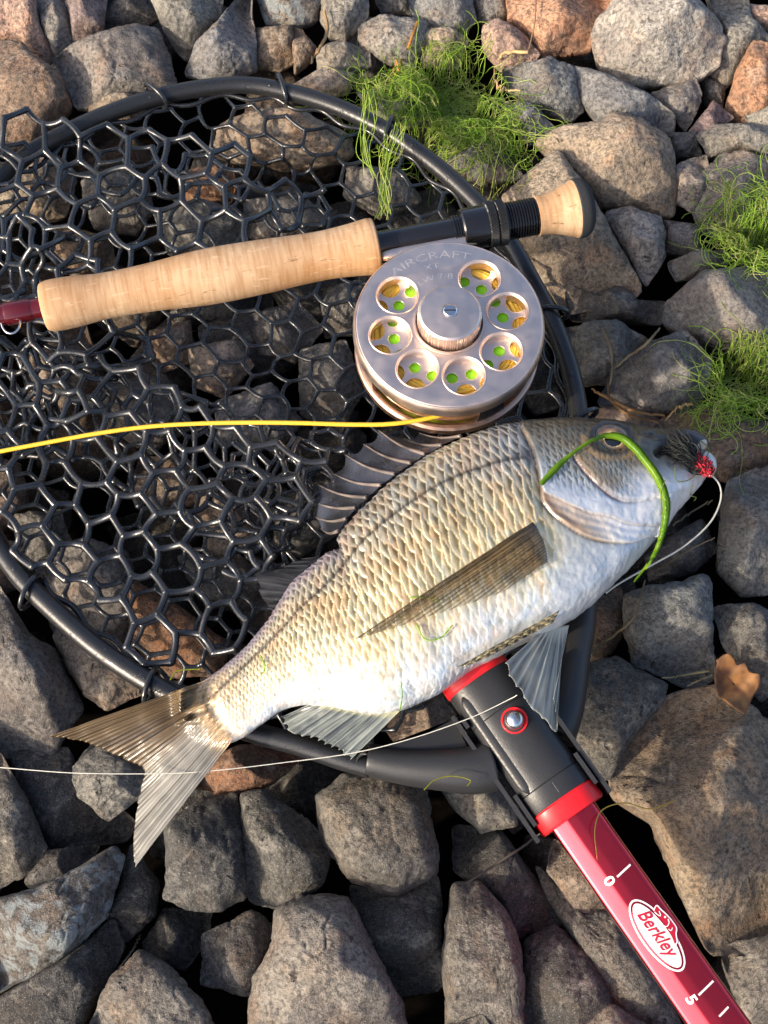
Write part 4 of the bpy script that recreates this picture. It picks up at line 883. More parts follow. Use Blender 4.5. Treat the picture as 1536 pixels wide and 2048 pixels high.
# frame: back plate, rims and pillars
DP = -.0285
turn([(RR*.90, DP+.0045), (RR*.955, DP+.0048), (RR*.985, DP+.0040), (RR*.992, DP+.0020), (RR*.985, DP), (RR*.95, DP-.0012), (RR*.2, DP-.0012), (.0001, DP-.0012)], 'frame_back', M['champ_shaded'], sides=180)
turn([(RR*.96, DP+.0050), (RR*.968, DP+.0062), (RR*.945, DP+.0064), (RR*.93, DP+.0050)], 'frame_lip', M['champ_shaded'], sides=180)
dr = curve_plate([circ((0, 0), RR*.90, 140)]+[circ((RR*.72*math.cos(k/16*6.2832), RR*.72*math.sin(k/16*6.2832)), RR*.075, 28) for k in range(16)], .0012, .0002, 'spool_back_wall', M['champ_shaded'], DP+.0078, reel)
for a0, wd, mt in ((-1.30, .30, 'black_metal'), (-2.9, .22, 'champ'), (.25, .22, 'champ'), (1.55, .5, 'champ')):
    a = np.linspace(a0-wd/2, a0+wd/2, 9); V = []
    hs = np.linspace(DP+.002, -.006, 9)
    for h in hs:
        k = 1+.55*abs((h-(DP-.006)/2-.004)/(.011))**2.4*.5; aa = a0+(a-a0)*k
        for q in (RR*.955, RR*.915): V += [(q*math.cos(x), q*math.sin(x), h) for x in aa]
    V = A(V); b = Buf(); nq = 9; Q = []
    for i in range(8):
        o0, o1 = i*18, (i+1)*18
        for j in range(8): Q += [[o0+j, o0+j+1, o1+j+1, o1+j], [o0+9+j+1, o0+9+j, o1+9+j, o1+9+j+1]]
        Q += [[o0, o1, o1+9, o0+9], [o0+8, o0+17, o1+17, o1+8]]
    b.add(V@FM.T+fc, np.array(Q)); b.build('pillar', M[mt], reel, sharp=40)
# foot under the reel seat
fz = RZ
P = np.stack([ra+RX*rpos(x)-RM[:, 1]*.0068 for x in np.linspace(752, 962, 30)]); t = np.linspace(-1, 1, 30)
b = Buf(); b.add(*tube(P+A([0, 0, .0004]), .0042*np.clip(1.05-np.abs(t)**6*.5, .3, 1), 16, flat=.75)); b.build('reel_foot', M['champ'], reel)
V, Q = box((rpos(852), -.0125, -.003), (.030, .0110, .008), RM, ra); b = Buf(); b.add(V, Q); b.build('foot_post', M['champ'], reel, smooth=False)
# engraving on the blank port
M['engrave'] = plain('engraved lettering', (.74, .70, .66), .5, metal=.9, var=.03)
for s, px, h in (('AIRCRAFT', (858, 521), 15), ('XT', (872, 526), 11), ('LW 7/8', (872, 548), 11)):
    V, Fc = text_mesh(s, 1.0, 0, -.012); hh = V[:, 1].max()-V[:, 1].min(); V = V-(V.max(0)+V.min(0))/2; k = h*mpp((870, 530))/hh
    if s == 'AIRCRAFT':
        th = V[:, 0]*k*1.6/(RR*.83); rad = RR*.83+V[:, 1]*k; a0 = base-math.pi/4+.02; P2 = np.stack([rad*np.cos(a0-th), rad*np.sin(a0-th)], 1)
    else:
        a0 = base-math.pi/4+.02; rad = RR*(.70 if s == 'XT' else .565); th = V[:, 0]*k*1.4/rad; P2 = np.stack([(rad+V[:, 1]*k)*np.cos(a0-th), (rad+V[:, 1]*k)*np.sin(a0-th)], 1)
    W = np.c_[P2, np.full(len(P2), .00006)]@FM.T+fc; off = root_loc(face); me = bpy.data.meshes.new('engraved_text'); me.from_pydata((W-off).tolist(), [], Fc); me.update(); me.materials.append(M['engrave'])
    o = bpy.data.objects.new('engraved_text', me); COL.objects.link(o); o.parent = face

# ------------------------------------------------------------------ fish
FISHST = [((1412,890),(1426,932)),((1395,876),(1415,948)),((1370,868),(1397,975)),((1330,864),(1352,1024)),((1280,855),(1324,1064)),((1230,846),(1300,1092)),((1170,843),(1268,1127)),((1100,842),(1226,1168)),((1040,849),(1182,1210)),
 ((980,862),(1132,1246)),((910,888),(1062,1280)),((850,919),(1000,1310)),((790,962),(940,1342)),((735,1012),(882,1385)),((698,1052),(834,1408)),((677,1080),(808,1419)),((684,1099),(782,1424)),((652,1111),(736,1428)),((592,1158),(664,1414)),((556,1212),(612,1410)),((520,1262),(566,1420)),((480,1305),(526,1446)),((430,1345),(486,1476)),((372,1374),(444,1488))]
NSx = 640
ST = A(FISHST).reshape(len(FISHST), 4)
wl = np.r_[0, np.cumsum(np.linalg.norm(np.diff((ST[:, :2]+ST[:, 2:])/2, axis=0), axis=1))]
STd = cr(ST, 4000); mid = (STd[:, :2]+STd[:, 2:])/2; arc = np.r_[0, np.cumsum(np.linalg.norm(np.diff(mid, axis=0), axis=1))]
sU = np.linspace(0, 1, NSx); STs = np.stack([np.interp(sU*arc[-1], arc, STd[:, k]) for k in range(4)], 1)
zm = np.interp(sU, [0, .1, .35, .6, .8, 1], [.044, .046, .048, .047, .042, .034])
bt = np.interp(sU, [0, .015, .05, .12, .22, .36, .50, .62, .75, .87, .95, 1], np.array([3.5, 7, 11.5, 17, 22.5, 25, 23.5, 19.5, 14, 9.0, 6.5, 4.5])*1e-3)
for _ in range(30): bt[1:-1] = (bt[:-2]+2*bt[1:-1]+bt[2:])/4
PU, PL = at(STs[:, :2], zm), at(STs[:, 2:], zm); PM = (PU+PL)/2; HV = (PU-PL)/2
nT, nB = 330, 60
phi = np.r_[np.linspace(0, math.pi, nT, endpoint=False), np.linspace(math.pi, 2*math.pi, nB, endpoint=False)]
FN = A([0, -.10, 1]); FN /= np.linalg.norm(FN)
cp, sp_ = np.cos(phi), np.sin(phi); sy = np.sign(sp_)*np.abs(sp_)**.92; cx = np.sign(cp)*np.abs(cp)**.96
nr = 26; th_ = np.linspace(0, math.pi/2*.97, nr); i0 = NSx-nr; tv = PM[i0]-PM[i0-12]; tv /= np.linalg.norm(tv); cP, cH, cb_ = PM[i0].copy(), HV[i0].copy(), bt[i0]
for q in range(nr): PM[i0+q] = cP+tv*.0150*math.sin(th_[q]); HV[i0+q] = cH*math.cos(th_[q]); bt[i0+q] = max(cb_*(1-.75*math.sin(th_[q])), .0006)
G = PM[:, None]+HV[:, None]*cx[None, :, None]+FN*(bt[:, None]*sy[None])[..., None]
nt_ = nT+nB; Vf = G.reshape(-1, 3)
pxf = proj(Vf); vis = np.tile((phi <= math.pi), NSx)
S2 = np.repeat(sU, nt_); tt = (1-np.tile(cp, NSx))/2; ttw = np.tile(np.where(phi <= math.pi, phi, 2*math.pi-phi)/math.pi, NSx)*.55+tt*.45
# normals of the smooth body
dS = np.gradient(G, axis=0); dT = (np.roll(G, -1, 1)-np.roll(G, 1, 1)); Nn = np.cross(dT, dS); Nn /= np.linalg.norm(Nn, axis=2)[..., None]+1e-12
if (Nn[:, nT//2]@FN).mean() < 0: Nn = -Nn
Nn = Nn.reshape(-1, 3)
# --- head lines in picture space
GILL = cr([(1046,862),(1062,890),(1075,929),(1081,967),(1084,998),(1103,1026),(1137,1054),(1178,1076),(1225,1086),(1272,1086),(1310,1074)], 60)
OPER = cr([(1088,985),(1134,1005),(1175,1023),(1219,1032),(1259,1047),(1318,1052)], 40)
PREO = cr([(1150,918),(1160,930),(1181,954),(1212,982),(1237,998),(1265,1003),(1314,993)], 40)
dg, sg = seg_dist(pxf, GILL); do, so_ = seg_dist(pxf, OPER); dp, sp2 = seg_dist(pxf, PREO)
headpoly = np.vstack([GILL, A([(1420,1040),(1500,900),(1420,800),(1040,800)])]); inhead = in_poly(pxf, headpoly)
hd = np.where(inhead, dg, -dg)                                    # + inside the head
flap = in_poly(pxf, np.vstack([GILL[16:], OPER[::-1]]))
inpre = in_poly(pxf, np.vstack([PREO, A([(1440,960),(1440,800),(1130,800)])]))
dpre = np.where(inpre, dp, -dp)
# --- scale lattice
bh = np.linalg.norm(STs[:, :2]-STs[:, 2:], axis=1); pitch = 18.5*np.clip(bh/370, .28, 1.1)**.75
ucol = np.cumsum(np.r_[0, np.full(NSx-1, arc[-1]/(NSx-1))]/pitch); uu = np.repeat(ucol, nt_)
rows = 18.0; wob = vnoise(np.stack([uu*.35, ttw*9, uu*0], 1), 5)*.16+vnoise(np.stack([uu*1.1, ttw*22, uu*0], 1), 6)*.13
X = uu+wob+1.6*np.sin(ttw*math.pi)*0-2.0*(ttw-.5)**2*4*.3; Y = ttw*rows+wob
def scales(X, Y):
    bcx = np.full(X.shape, 1e9); e = np.full(X.shape, 1.2); dyb = np.zeros(X.shape); cid = np.zeros(X.shape)
    j0 = np.floor(Y)
    for dj in (-1, 0, 1, 2):
        j = j0+dj; dy = (Y-j)/1.12; off = .5*(np.mod(j, 2)); okd = np.abs(dy) < 1
        arcx = .62*np.sqrt(np.clip(1-dy**2, 0, 1))
        i0 = np.floor(X-off)
        for di in (-1, 0, 1, 2):
            cxx = i0+di+off; dx = X-cxx; ok = okd & (dx < arcx) & (dx > -.75) & (cxx < bcx)
            bcx[ok] = cxx[ok]; e[ok] = (arcx-dx)[ok]; dyb[ok] = dy[ok]; cid[ok] = np.sin(cxx*12.9+j*78.2)[ok]
    return e, dyb, cid
E, DY, CID = scales(X, Y)
scl = sstep(6, 26, -hd)*(1-sstep(.985, 1.0, S2))                   # scales on the body only
breast = sstep(0, 70, seg_dist(pxf, A([(1085,1000),(1160,1110),(1130,1180),(1010,1230)]))[0])
brpoly = in_poly(pxf, A([(1085,1005),(1110,1120),(1090,1190),(900,1330),(1000,1330),(1200,1230),(1330,1080),(1180,1070)]))
cheek = sstep(4, 18, hd)*(1-sstep(1255, 1300, pxf[:, 0]))*(1-sstep(960, 1010, pxf[:, 1]+ (1200-pxf[:, 0])*.18))*.55
Hs = np.clip(1-E*1.15, -.2, 1); amp = .00085*np.repeat(np.clip(bh/330, .3, 1), nt_)
small = .00010
disp = (Hs-.4)*amp*scl*np.where(brpoly, .16, 1.0)*(1-.70*sstep(.42, .75, ttw))*(1+.35*CID)
E2, DY2, CID2 = scales(X*1.45+3, Y*1.3); disp += (np.clip(1-E2*1.15, -.2, 1)-.4)*.00040*cheek
disp += np.where(hd > 0, .0013*np.exp(-np.abs(hd)/44)*sstep(0, 5, hd), -.0012*np.exp(-np.abs(hd)/10))*sstep(-60, 0, hd+40)     # gill cover stands proud
disp += np.where(flap, -.0007, 0)+.00012*np.where(flap, np.sin(do*.42), 0)
disp += -.0010*np.exp(-(dp/5.0)**2)*sstep(0, 1, inhead*1.0)+np.where((dpre > 0) & inhead, .0011*np.exp(-dpre/26), 0)
# lateral line
LAT = cr([(1046,915),(1000,922),(950,938),(900,958),(850,985),(800,1018),(752,1058),(712,1096),(690,1126),(640,1180),(600,1216),(560,1260),(510,1310),(456,1362),(425,1392)], 120)
dl, _ = seg_dist(pxf, LAT); lat = np.exp(-(dl/4.0)**2)*scl; disp -= .00035*lat
disp += .00045*fbm(Vf/.012, 3, 4)+.00014*fbm(Vf/.0022, 2, 14)
# eye socket and mouth
EYE = A([1221, 878]); ee = np.hypot((pxf[:, 0]-EYE[0])/40, (pxf[:, 1]-EYE[1])/29); disp += np.where(ee < 1.5, -.0022*np.exp(-(ee/.85)**4)+.0010*np.exp(-((ee-1.12)/.16)**2), 0)
MOUTH = cr([(1318,905),(1335,898),(1362,908),(1392,918),(1425,922)], 30); dm, _ = seg_dist(pxf, MOUTH); disp -= .0028*np.exp(-(dm/8.0)**2)
nose = np.hypot((pxf[:, 0]-1300)/9, (pxf[:, 1]-868)/5); disp -= .0012*np.exp(-nose**2)
disp[~vis] *= .3
Vf = Vf+Nn*disp[:, None]
# --- colours (albedo of the skin)
def L3(*c): return lin(c)
def mixc(a, b_, f): return a+(b_-a)*f[:, None]
t_ = ttw+.03*fbm(Vf/.02, 3, 31)
dark_c = np.stack([np.interp(t_, [0, .15, .4, .62, .85, 1], np.array(v)) for v in zip(L3(58, 53, 44), L3(84, 75, 52), L3(116, 103, 66), L3(180, 172, 132), L3(214, 214, 200), L3(220, 224, 220))], 1)
edge_c = np.stack([np.interp(t_, [0, .15, .4, .62, .85, 1], np.array(v)) for v in zip(L3(150, 147, 144), L3(192, 181, 158), L3(216, 202, 172), L3(228, 224, 208), L3(232, 234, 230), L3(232, 236, 235))], 1)
fr = sstep(.52, .12, E)*(1-.45*np.abs(DY)**3)
base_c = mixc(dark_c, edge_c, np.clip(fr*.95+.04, 0, 1))
iri = fbm(np.stack([uu*.9, Y*.9, uu*0], 1), 2, 8)
base_c = mixc(base_c, base_c*A([.86, .97, 1.16]), np.clip(iri, 0, 1)*.9); base_c = mixc(base_c, base_c*A([1.10, .92, .86]), np.clip(-iri, 0, 1)*.9)
base_c *= (1+.16*CID+.16*fbm(Vf/.0035, 2, 44))[:, None]
# greyer towards the nape, golden mid-body, rosy tail root
nape = sstep(900, 1050, pxf[:, 0])*sstep(.55, .25, t_); base_c = mixc(base_c, base_c.mean(1)[:, None]*A([.98, 1.0, 1.02]), nape*.6)
tailg = sstep(.90, .985, S2); base_c = mixc(base_c, base_c*.4+L3(226, 190, 140)*.6, tailg*.75)
purp = sstep(.62, .74, S2)*sstep(.22, .05, t_); base_c = mixc(base_c, L3(150, 140, 158)*(.55+.6*fr)[:, None], purp*.7)
silver = L3(198, 206, 212)*(1+.10*fbm(Vf/.0016, 2, 61))[:, None]
base_c = mixc(base_c, silver, np.where(brpoly, .88, 0)*sstep(0, 34, np.abs(seg_dist(pxf, A([(1085,1005),(1110,1120),(1090,1190),(900,1330)]))[0])))
base_c = mixc(base_c, L3(222, 222, 216), sstep(.88, .97, t_)*.8*sstep(.75, .5, S2))
base_c *= (1-.72*lat)[:, None]
# head
hy = pxf[:, 1]+(1200-pxf[:, 0])*.25
head_c = np.stack([np.interp(hy, [820, 862, 905, 950, 990, 1040, 1075], np.array(v)) for v in zip(L3(50, 49, 46), L3(78, 74, 64), L3(124, 116, 98), L3(158, 164, 164), L3(180, 192, 206), L3(226, 230, 232), L3(236, 236, 230))], 1)
fr2 = sstep(.5, .1, E2); head_c = mixc(head_c, mixc(head_c*.34*A([1, .88, .58]), head_c*1.10, fr2), np.clip(cheek*1.8, 0, 1)); head_c *= (1+.22*fbm(Vf/.0025, 3, 77)*sstep(985, 900, hy))[:, None]
head_c = mixc(head_c, L3(238, 238, 236), sstep(1228, 1300, pxf[:, 0])*sstep(915, 985, pxf[:, 1]))
head_c = mixc(head_c, L3(44, 47, 54), sstep(1296, 1335, pxf[:, 0])*sstep(912, 880, pxf[:, 1])*.85)
head_c *= (1+.07*fbm(Vf/.004, 3, 71))[:, None]
brn = sstep(26, 4, np.abs(seg_dist(pxf, cr([(1160,918),(1190,945),(1225,965)], 20))[0])); head_c = mixc(head_c, L3(150, 122, 78), brn*.55*(inpre))
head_c = mixc(head_c, L3(196, 170, 140), np.where(flap, .75*sstep(1262, 1160, pxf[:, 0]), 0)); head_c = mixc(head_c, L3(128, 96, 68), np.where(flap, .8*np.exp(-((dg-9)/9)**2)*sstep(1240, 1120, pxf[:, 0]), 0))
head_c = mixc(head_c, L3(120, 104, 100), np.exp(-(dp/4.5)**2)*.8*sstep(1290, 1215, pxf[:, 0]))
col = mixc(base_c, head_c, sstep(-3, 3, hd))
col = mixc(col, L3(96, 84, 74), np.exp(-(dg/3.0)**2)*.92*sstep(1290, 1200, pxf[:, 0])); col = mixc(col, L3(150, 140, 130), np.exp(-(do/3.0)**2)*.5*inhead)
col = mixc(col, L3(52, 52, 56), np.clip(np.exp(-((np.hypot((pxf[:, 0]-1058)/22, (pxf[:, 1]-908)/16))**2))*.8, 0, 1))
col = mixc(col, L3(60, 54, 50), np.exp(-((ee-1.1)/.16)**2)*.8); col = mixc(col, L3(176, 138, 84), np.exp(-((ee-1.42)/.16)**2)*.45*(pxf[:, 1] > 872))
col = mixc(col, L3(40, 34, 36), np.exp(-(dm/5)**2)*.8); col = mixc(col, L3(30, 26, 28), np.exp(-nose**2))
gold = sstep(.25, .45, t_)*sstep(.85, .6, t_)*(hd < 0)*sstep(.95, .8, S2)*sstep(.1, .3, S2); col = mixc(col, col*A([1.0, .93, .74]), gold*.8)
col = np.clip(col*(1-.12*(hd < 0)-.05*(hd >= 0))[:, None], .005, .74)
Q = (np.arange(NSx-1)[:, None]*nt_+np.arange(nt_)[None]); k2 = (np.arange(nt_)+1) % nt_; Q2 = np.arange(NSx-1)[:, None]*nt_+k2[None]
Q = np.stack([Q, Q2, Q2+nt_, Q+nt_], -1).reshape(-1, 4)
nV = len(Vf); caps = np.vstack([G[0].mean(0)+ (PM[0]-PM[3])*.06, G[-1].mean(0)+(PM[-1]-PM[-8])*.3]); Vf = np.vstack([Vf, caps]); col = np.vstack([col, col[:nt_].mean(0), col[-nt_-2:-2].mean(0)])
k = np.arange(nt_); T = np.vstack([np.stack([np.full(nt_, nV), k2, k], 1), np.stack([np.full(nt_, nV+1), (NSx-1)*nt_+k, (NSx-1)*nt_+k2], 1)])
fish = thing('fish', 'silver gold bream like fish lying on its side across the net and socket', 'fish', tuple(PM[NSx//2]-A([0, 0, bt[NSx//2]])))
body = mk('body', Vf, [Q, T], M['fish'], fish, cols=col)
HF = np.full((HM_N, HM_N), -9.0); stamp(HF, Vf); HFs = maxf(HF, 1)
def on_fish(px, lift=.0, z0=.06):
    P = at(A(px), z0)
    for _ in range(6):
        z = look(HFs, P); z = np.where(z < -1, .045, z); P = at(A(px), z+lift)
    return P
# eye
ec3 = on_fish(A([EYE]), 0)[0]; en3 = CAM-ec3; en3 /= np.linalg.norm(en3); en3 = en3*.45+A([0, .15, 1])*.55; EM = frame((1, 0, 0), en3); er = 34*mpp((1221, 878))
nu, nv = 64, 40; u = np.linspace(0, 2*math.pi, nu, endpoint=False); v = np.linspace(0.001, math.pi/2*1.1, nv); uu_, vv_ = np.meshgrid(u, v); rr = np.sin(vv_)
Ve = np.stack([er*rr*np.cos(uu_)*1.03, er*rr*np.sin(uu_)*.92, er*.42*np.cos(vv_)], -1).reshape(-1, 3)
rp = np.hypot((rr*np.cos(uu_)).ravel()-.14, (rr*np.sin(uu_)).ravel()*1.05+.10)
ce = np.where((rp < .48)[:, None], L3(14, 18, 26), np.where((rp < .54)[:, None], L3(196, 176, 130), mixc(np.tile(L3(140, 112, 80), (len(rp), 1)), np.tile(L3(58, 48, 44), (len(rp), 1)), sstep(.5, .95, rp+.15*fbm(Ve/.003, 2, 3)))))
i = np.arange(nv-1)[:, None]*nu; k = np.arange(nu)[None]; k2_ = (k+1) % nu; Qe = np.stack([i+k, i+nu+k, i+nu+k2_, i+k2_], -1).reshape(-1, 4)
M['eye'] = vcol_mat('fish eye', .08, coat=1.0); Ve = Ve@EM.T+ec3-en3*.0014/np.linalg.norm(en3); mk('eye', Ve, Qe, M['eye'], fish, cols=ce); stamp(HF, Ve); HFs = maxf(HF, 1)
# lips
def lip(px, zz, R, c, rot, nm):
    P = at(A([px]), zz)[0]; Fm = frame((math.cos(rot), math.sin(rot), 0), (0, -.3, 1)); V, Q = blob(P, R, Fm, 32, 20); V += .0004*fbm(V/.003, 2, 5)[:, None]; mk(nm, V, Q, M['fish'], fish, cols=np.clip(np.tile(L3(*c), (len(V), 1))*(1+.12*fbm(V/.003, 3, 3))[:, None], 0, .9))
lip((1374,882), .049, (.0105, .0052, .0050), (58, 62, 70), -.18, 'upper_jaw'); lip((1399,892), .049, (.0032, .0042, .0040), (196, 184, 160), -.5, 'upper_lip'); lip((1414,926), .047, (.0042, .0060, .0050), (226, 226, 220), .35, 'lower_lip')

# --- fins 
def fin(name, base, tips, zb, zt, nray, M_=120, J=40, ca=(.2, .2, .2), cb=(.1, .1, .1), aa=.7, ab=.45, corr=.00030, rag=6, curve=0.0, seed=1, parent=fish, streak=.8, ca2=None, cb2=None, surf=None, basecol=None, bend=0.0, flop=0.0, cover=False, edge=0.0):
    """fan of rays from a base line to an outer line (pixels), membranes between"""
    rs = np.random.default_rng(seed); B = resample(cr(base, 80), M_+1); Tp = resample(cr(tips, 200), M_+1) if len(tips) > 2 else resample(A(tips), M_+1)
    s = np.linspace(0, 1, M_+1); ray = np.abs(np.sin(s*nray*math.pi)); ridge = (1-ray)**2
    jag = (1-ridge)*rag*.6+rag*.8*vnoise(np.stack([s*nray*.8, s*0, s*0+seed], 1), seed); d = (B-Tp); d /= np.linalg.norm(d, axis=1)[:, None]+1e-9; Tp = Tp+d*np.maximum(jag, 0)[:, None]
    j = np.linspace(0, 1, J+1); px = B[:, None]*(1-j)[None, :, None]+Tp[:, None]*j[None, :, None]
    nrm = np.stack([-d[:, 1], d[:, 0]], 1); px = px+nrm[:, None]*(bend*np.sin(j*math.pi))[None, :, None]
    zb = np.interp(s, np.linspace(0, 1, len(zb)), zb); zt = np.interp(s, np.linspace(0, 1, len(zt)), zt)
    z = zb[:, None]*(1-j)[None]+zt[:, None]*j[None]+corr*(ridge[:, None]*2-.6)*np.minimum(j*6, 1)[None]*(1-.4*j)[None]+flop*np.sin(j*math.pi)[None]
    pf = px.reshape(-1, 2); jcov = np.tile(j, M_+1)
    if surf is not None: P = on_fish(pf, surf); P[:, 2] += (z-z.min()).ravel()*0+ (corr*(ridge[:, None]*2)*np.minimum(j*6, 1)[None]).ravel(); 
    else:
        P = at(pf, z.ravel())
        if cover:
            zs = z.ravel().copy(); PF = on_fish(pf, .0007); hit = (look(HFs, PF) > -1) & (jcov < .4); zs = np.where(hit, np.maximum(zs, PF[:, 2]), zs).reshape(M_+1, J+1)
            for _ in range(10): zs[:, 1:-1] = np.maximum(zs[:, 1:-1], (zs[:, :-2]+2*zs[:, 1:-1]+zs[:, 2:])/4)
            P = at(pf, zs.ravel())
    P[:, 2] += .0005*fbm(np.c_[pf/45, np.zeros(len(pf))], 2, seed)
    rg = np.repeat(ridge, J+1); jj = np.tile(j, M_+1); nz = .5+.5*fbm(np.c_[np.repeat(s, J+1)*nray*2.2, jj*1.6, np.zeros(len(pf))], 3, seed+3)
    sr = sstep(.42, .62, np.repeat(s, J+1)); Ca = np.tile(A(ca), (len(pf), 1)); Cb = np.tile(A(cb), (len(pf), 1))
    if ca2 is not None: Ca = mixc(Ca, np.tile(A(ca2), (len(pf), 1)), sr); Cb = mixc(Cb, np.tile(A(cb2), (len(pf), 1)), sr)
    c = mixc(Ca, Cb, np.clip(nz*streak+(1-rg)*.3*streak, 0, 1)); al = aa+(ab-aa)*jj*(1-.6*rg)
    if basecol is not None: c = mixc(c, np.tile(A(basecol), (len(pf), 1)), np.clip(1-jj*5, 0, 1))
    if edge: ss = np.repeat(s, J+1); al = al+edge*sstep(.30, 0, ss)*(1-.5*jj); c = mixc(c, c*.55, sstep(.22, 0, ss)*.8)
    if cover: al = al*sstep(0, .14, jj+.05*nz); rg = rg*sstep(0, .1, jj)
    C = np.c_[c, np.clip(al+.34*rg, 0, 1)]
    i = np.arange(M_)[:, None]*(J+1); k = np.arange(J)[None]; Q = np.stack([i+k, i+k+1, i+J+2+k, i+J+1+k], -1).reshape(-1, 4)
    o = mk(name, P, Q, M['fin'], parent, cols=C); md = o.modifiers.new('thick', 'SOLIDIFY'); md.thickness = .00022; md.offset = 0; return o
fin('tail_fin', [(412,1360),(404,1386),(412,1414),(432,1442),(452,1462),(468,1476)], [(99,1473),(164,1484),(216,1506),(258,1523),(289,1540),(284,1566),(276,1602),(270,1650),(267,1695),(268,1736)], [.036,.0378,.036], [.030,.026,.022,.020,.022,.026], 34, M_=340, J=60, ca=L3(120,100,70), cb=L3(52,40,24), ca2=L3(178,176,168), cb2=L3(92,88,80), aa=.97, ab=.84, corr=.00022, rag=4, seed=3, basecol=L3(216,186,140), bend=0, flop=.003, cover=True)
fin('anal_fin', [(630,1404),(680,1412),(740,1420),(800,1422)], [(556,1436),(581,1464),(622,1478),(643,1490),(675,1502),(700,1520)], [.040,.042,.044], [.032,.034,.034], 11, M_=150, ca=L3(158,166,160), cb=L3(66,74,80), aa=.86, ab=.55, rag=12, seed=5, basecol=L3(196,196,150))
fin('pelvic_fin', [(1088,1258),(1104,1256),(1120,1252),(1138,1250)], [(1006,1330),(1018,1362),(1040,1390),(1066,1420),(1092,1444),(1114,1464),(1106,1400)], [.050,.047,.043], [.060,.060,.056], 9, M_=130, ca=L3(196,200,190), cb=L3(86,92,94), aa=.93, ab=.55, rag=8, seed=7, basecol=L3(226,224,206))
fin('pelvic_fin', [(1118,1222),(1112,1234),(1106,1246)], [(912,1336),(950,1325),(1000,1302)], [.05], [.05], 5, M_=60, ca=L3(196,186,150), cb=L3(92,84,64), aa=.95, ab=.8, rag=3, seed=8, surf=.0012)
fin('pectoral_fin', [(1066,1044),(1078,1062),(1090,1090),(1096,1124)], [(712,1278),(768,1262),(826,1246),(884,1228),(948,1206),(1004,1184),(1052,1152)], [.07], [.07], 15, M_=200, J=60, ca=L3(170,146,104), cb=L3(70,56,38), aa=.46, ab=.06, corr=.0006, rag=10, seed=9, surf=.0016, basecol=L3(64,62,62), streak=1.0, edge=.45)
fin('soft_dorsal_fin', [(640,1112),(606,1142),(578,1176),(552,1222)], [(600,1118),(560,1136),(512,1152),(522,1190),(546,1226)], [.044,.043,.042], [.030,.022,.028], 10, M_=110, ca=L3(64,66,72), cb=L3(26,28,32), aa=.96, ab=.9, rag=6, seed=11)
# spiny dorsal: ten spines with membrane between them
SP = [((922,872),(838,866)),((884,890),(806,876)),((850,908),(757,860)),((822,926),(727,888)),((790,948),(690,909)),((762,970),(668,948)),((734,995),(635,969)),((712,1015),(624,1002)),((693,1037),(630,1034)),((676,1062),(642,1057))]
def spine_pts(b_, t_p, n=24):
    f = np.linspace(0, 1, n); b_ = A(b_); t_p = A(t_p); px = b_*(1-f)[:, None]+t_p*f[:, None]; d = t_p-b_; px = px+np.outer(np.sin(f*math.pi)*7, A([-d[1], d[0]])/np.hypot(*d)*-1); return at(px, .043-.017*f-.006*f*f)
SPP = [spine_pts(*s) for s in SP]
for P in SPP:
    b = Buf(); V, Qt, Tt = tube(P, np.linspace(.0010, .00025, 24), 8); C = mixc(np.tile(L3(150, 138, 130), (len(V), 1)), np.tile(L3(70, 66, 68), (len(V), 1)), np.clip(.5+.5*vnoise(V/.006, 3), 0, 1)); b.add(V, Qt, Tt, np.c_[C, np.ones(len(C))]); b.build('dorsal_spine', M['fin'], fish)
b = Buf(); 
for P0, P1 in zip(SPP[:-1], SPP[1:]):
    m_, J = 14, 23; V = []; C = []
    for i in range(m_+1):
        f = i/m_; top = 1-.07*math.sin(f*math.pi)-.10*f*(1-f); q = np.linspace(0, 1, 24)*top
        a0 = np.stack([np.interp(q, np.linspace(0, 1, 24), P0[:, k]) for k in range(3)], 1); a1 = np.stack([np.interp(q, np.linspace(0, 1, 24), P1[:, k]) for k in range(3)], 1)
        W = a0*(1-f)+a1*f; W[:, 2] -= .0007*math.sin(f*math.pi)*(1-.3*q); V.append(W)
    V = np.concatenate(V); V[:, 2] += .0003*fbm(V/.006, 2, 9); i = np.arange(m_)[:, None]*24; k = np.arange(J)[None]; C = mixc(np.tile(L3(86, 92, 108), (len(V), 1)), np.tile(L3(48, 50, 56), (len(V), 1)), np.clip(.5+.6*fbm(V/.012, 3, 5), 0, 1))
    b.add(V, np.stack([i+k, i+24+k, i+25+k, i+k+1], -1).reshape(-1, 4), None, np.c_[C, np.full(len(C), .72)])
b.build('dorsal_membrane', M['fin'], fish)
# ------------------------------------------------------------------ lines, fly, plants
def spread(hm_list, P):
    z = np.full(len(P), -.03)
    for h in hm_list: z = np.maximum(z, np.where(look(h, P) < -1, -.05, look(h, P)))
    return z
HNET = HMd
# fly line from the reel across the mesh
lp = cr([(-900,1300),(-600,1120),(-300,980),(-90,922),(0,903),(100,884),(200,866),(300,853),(400,847),(500,845),(600,846),(700,849),(780,848),(850,838),(916,822)], 160)
lz = np.interp(lp[:, 0], [-900, -400, -90, 300, 600, 850, 916], [.002, .012, .030, .036, .040, .040, .040])
b = Buf(); b.add(*tube(at(lp, lz), .00105, 12)); tag(b.build('fly_line', M['gold_line']), 'bright yellow fly line running from the reel over the mesh', 'fishing line')
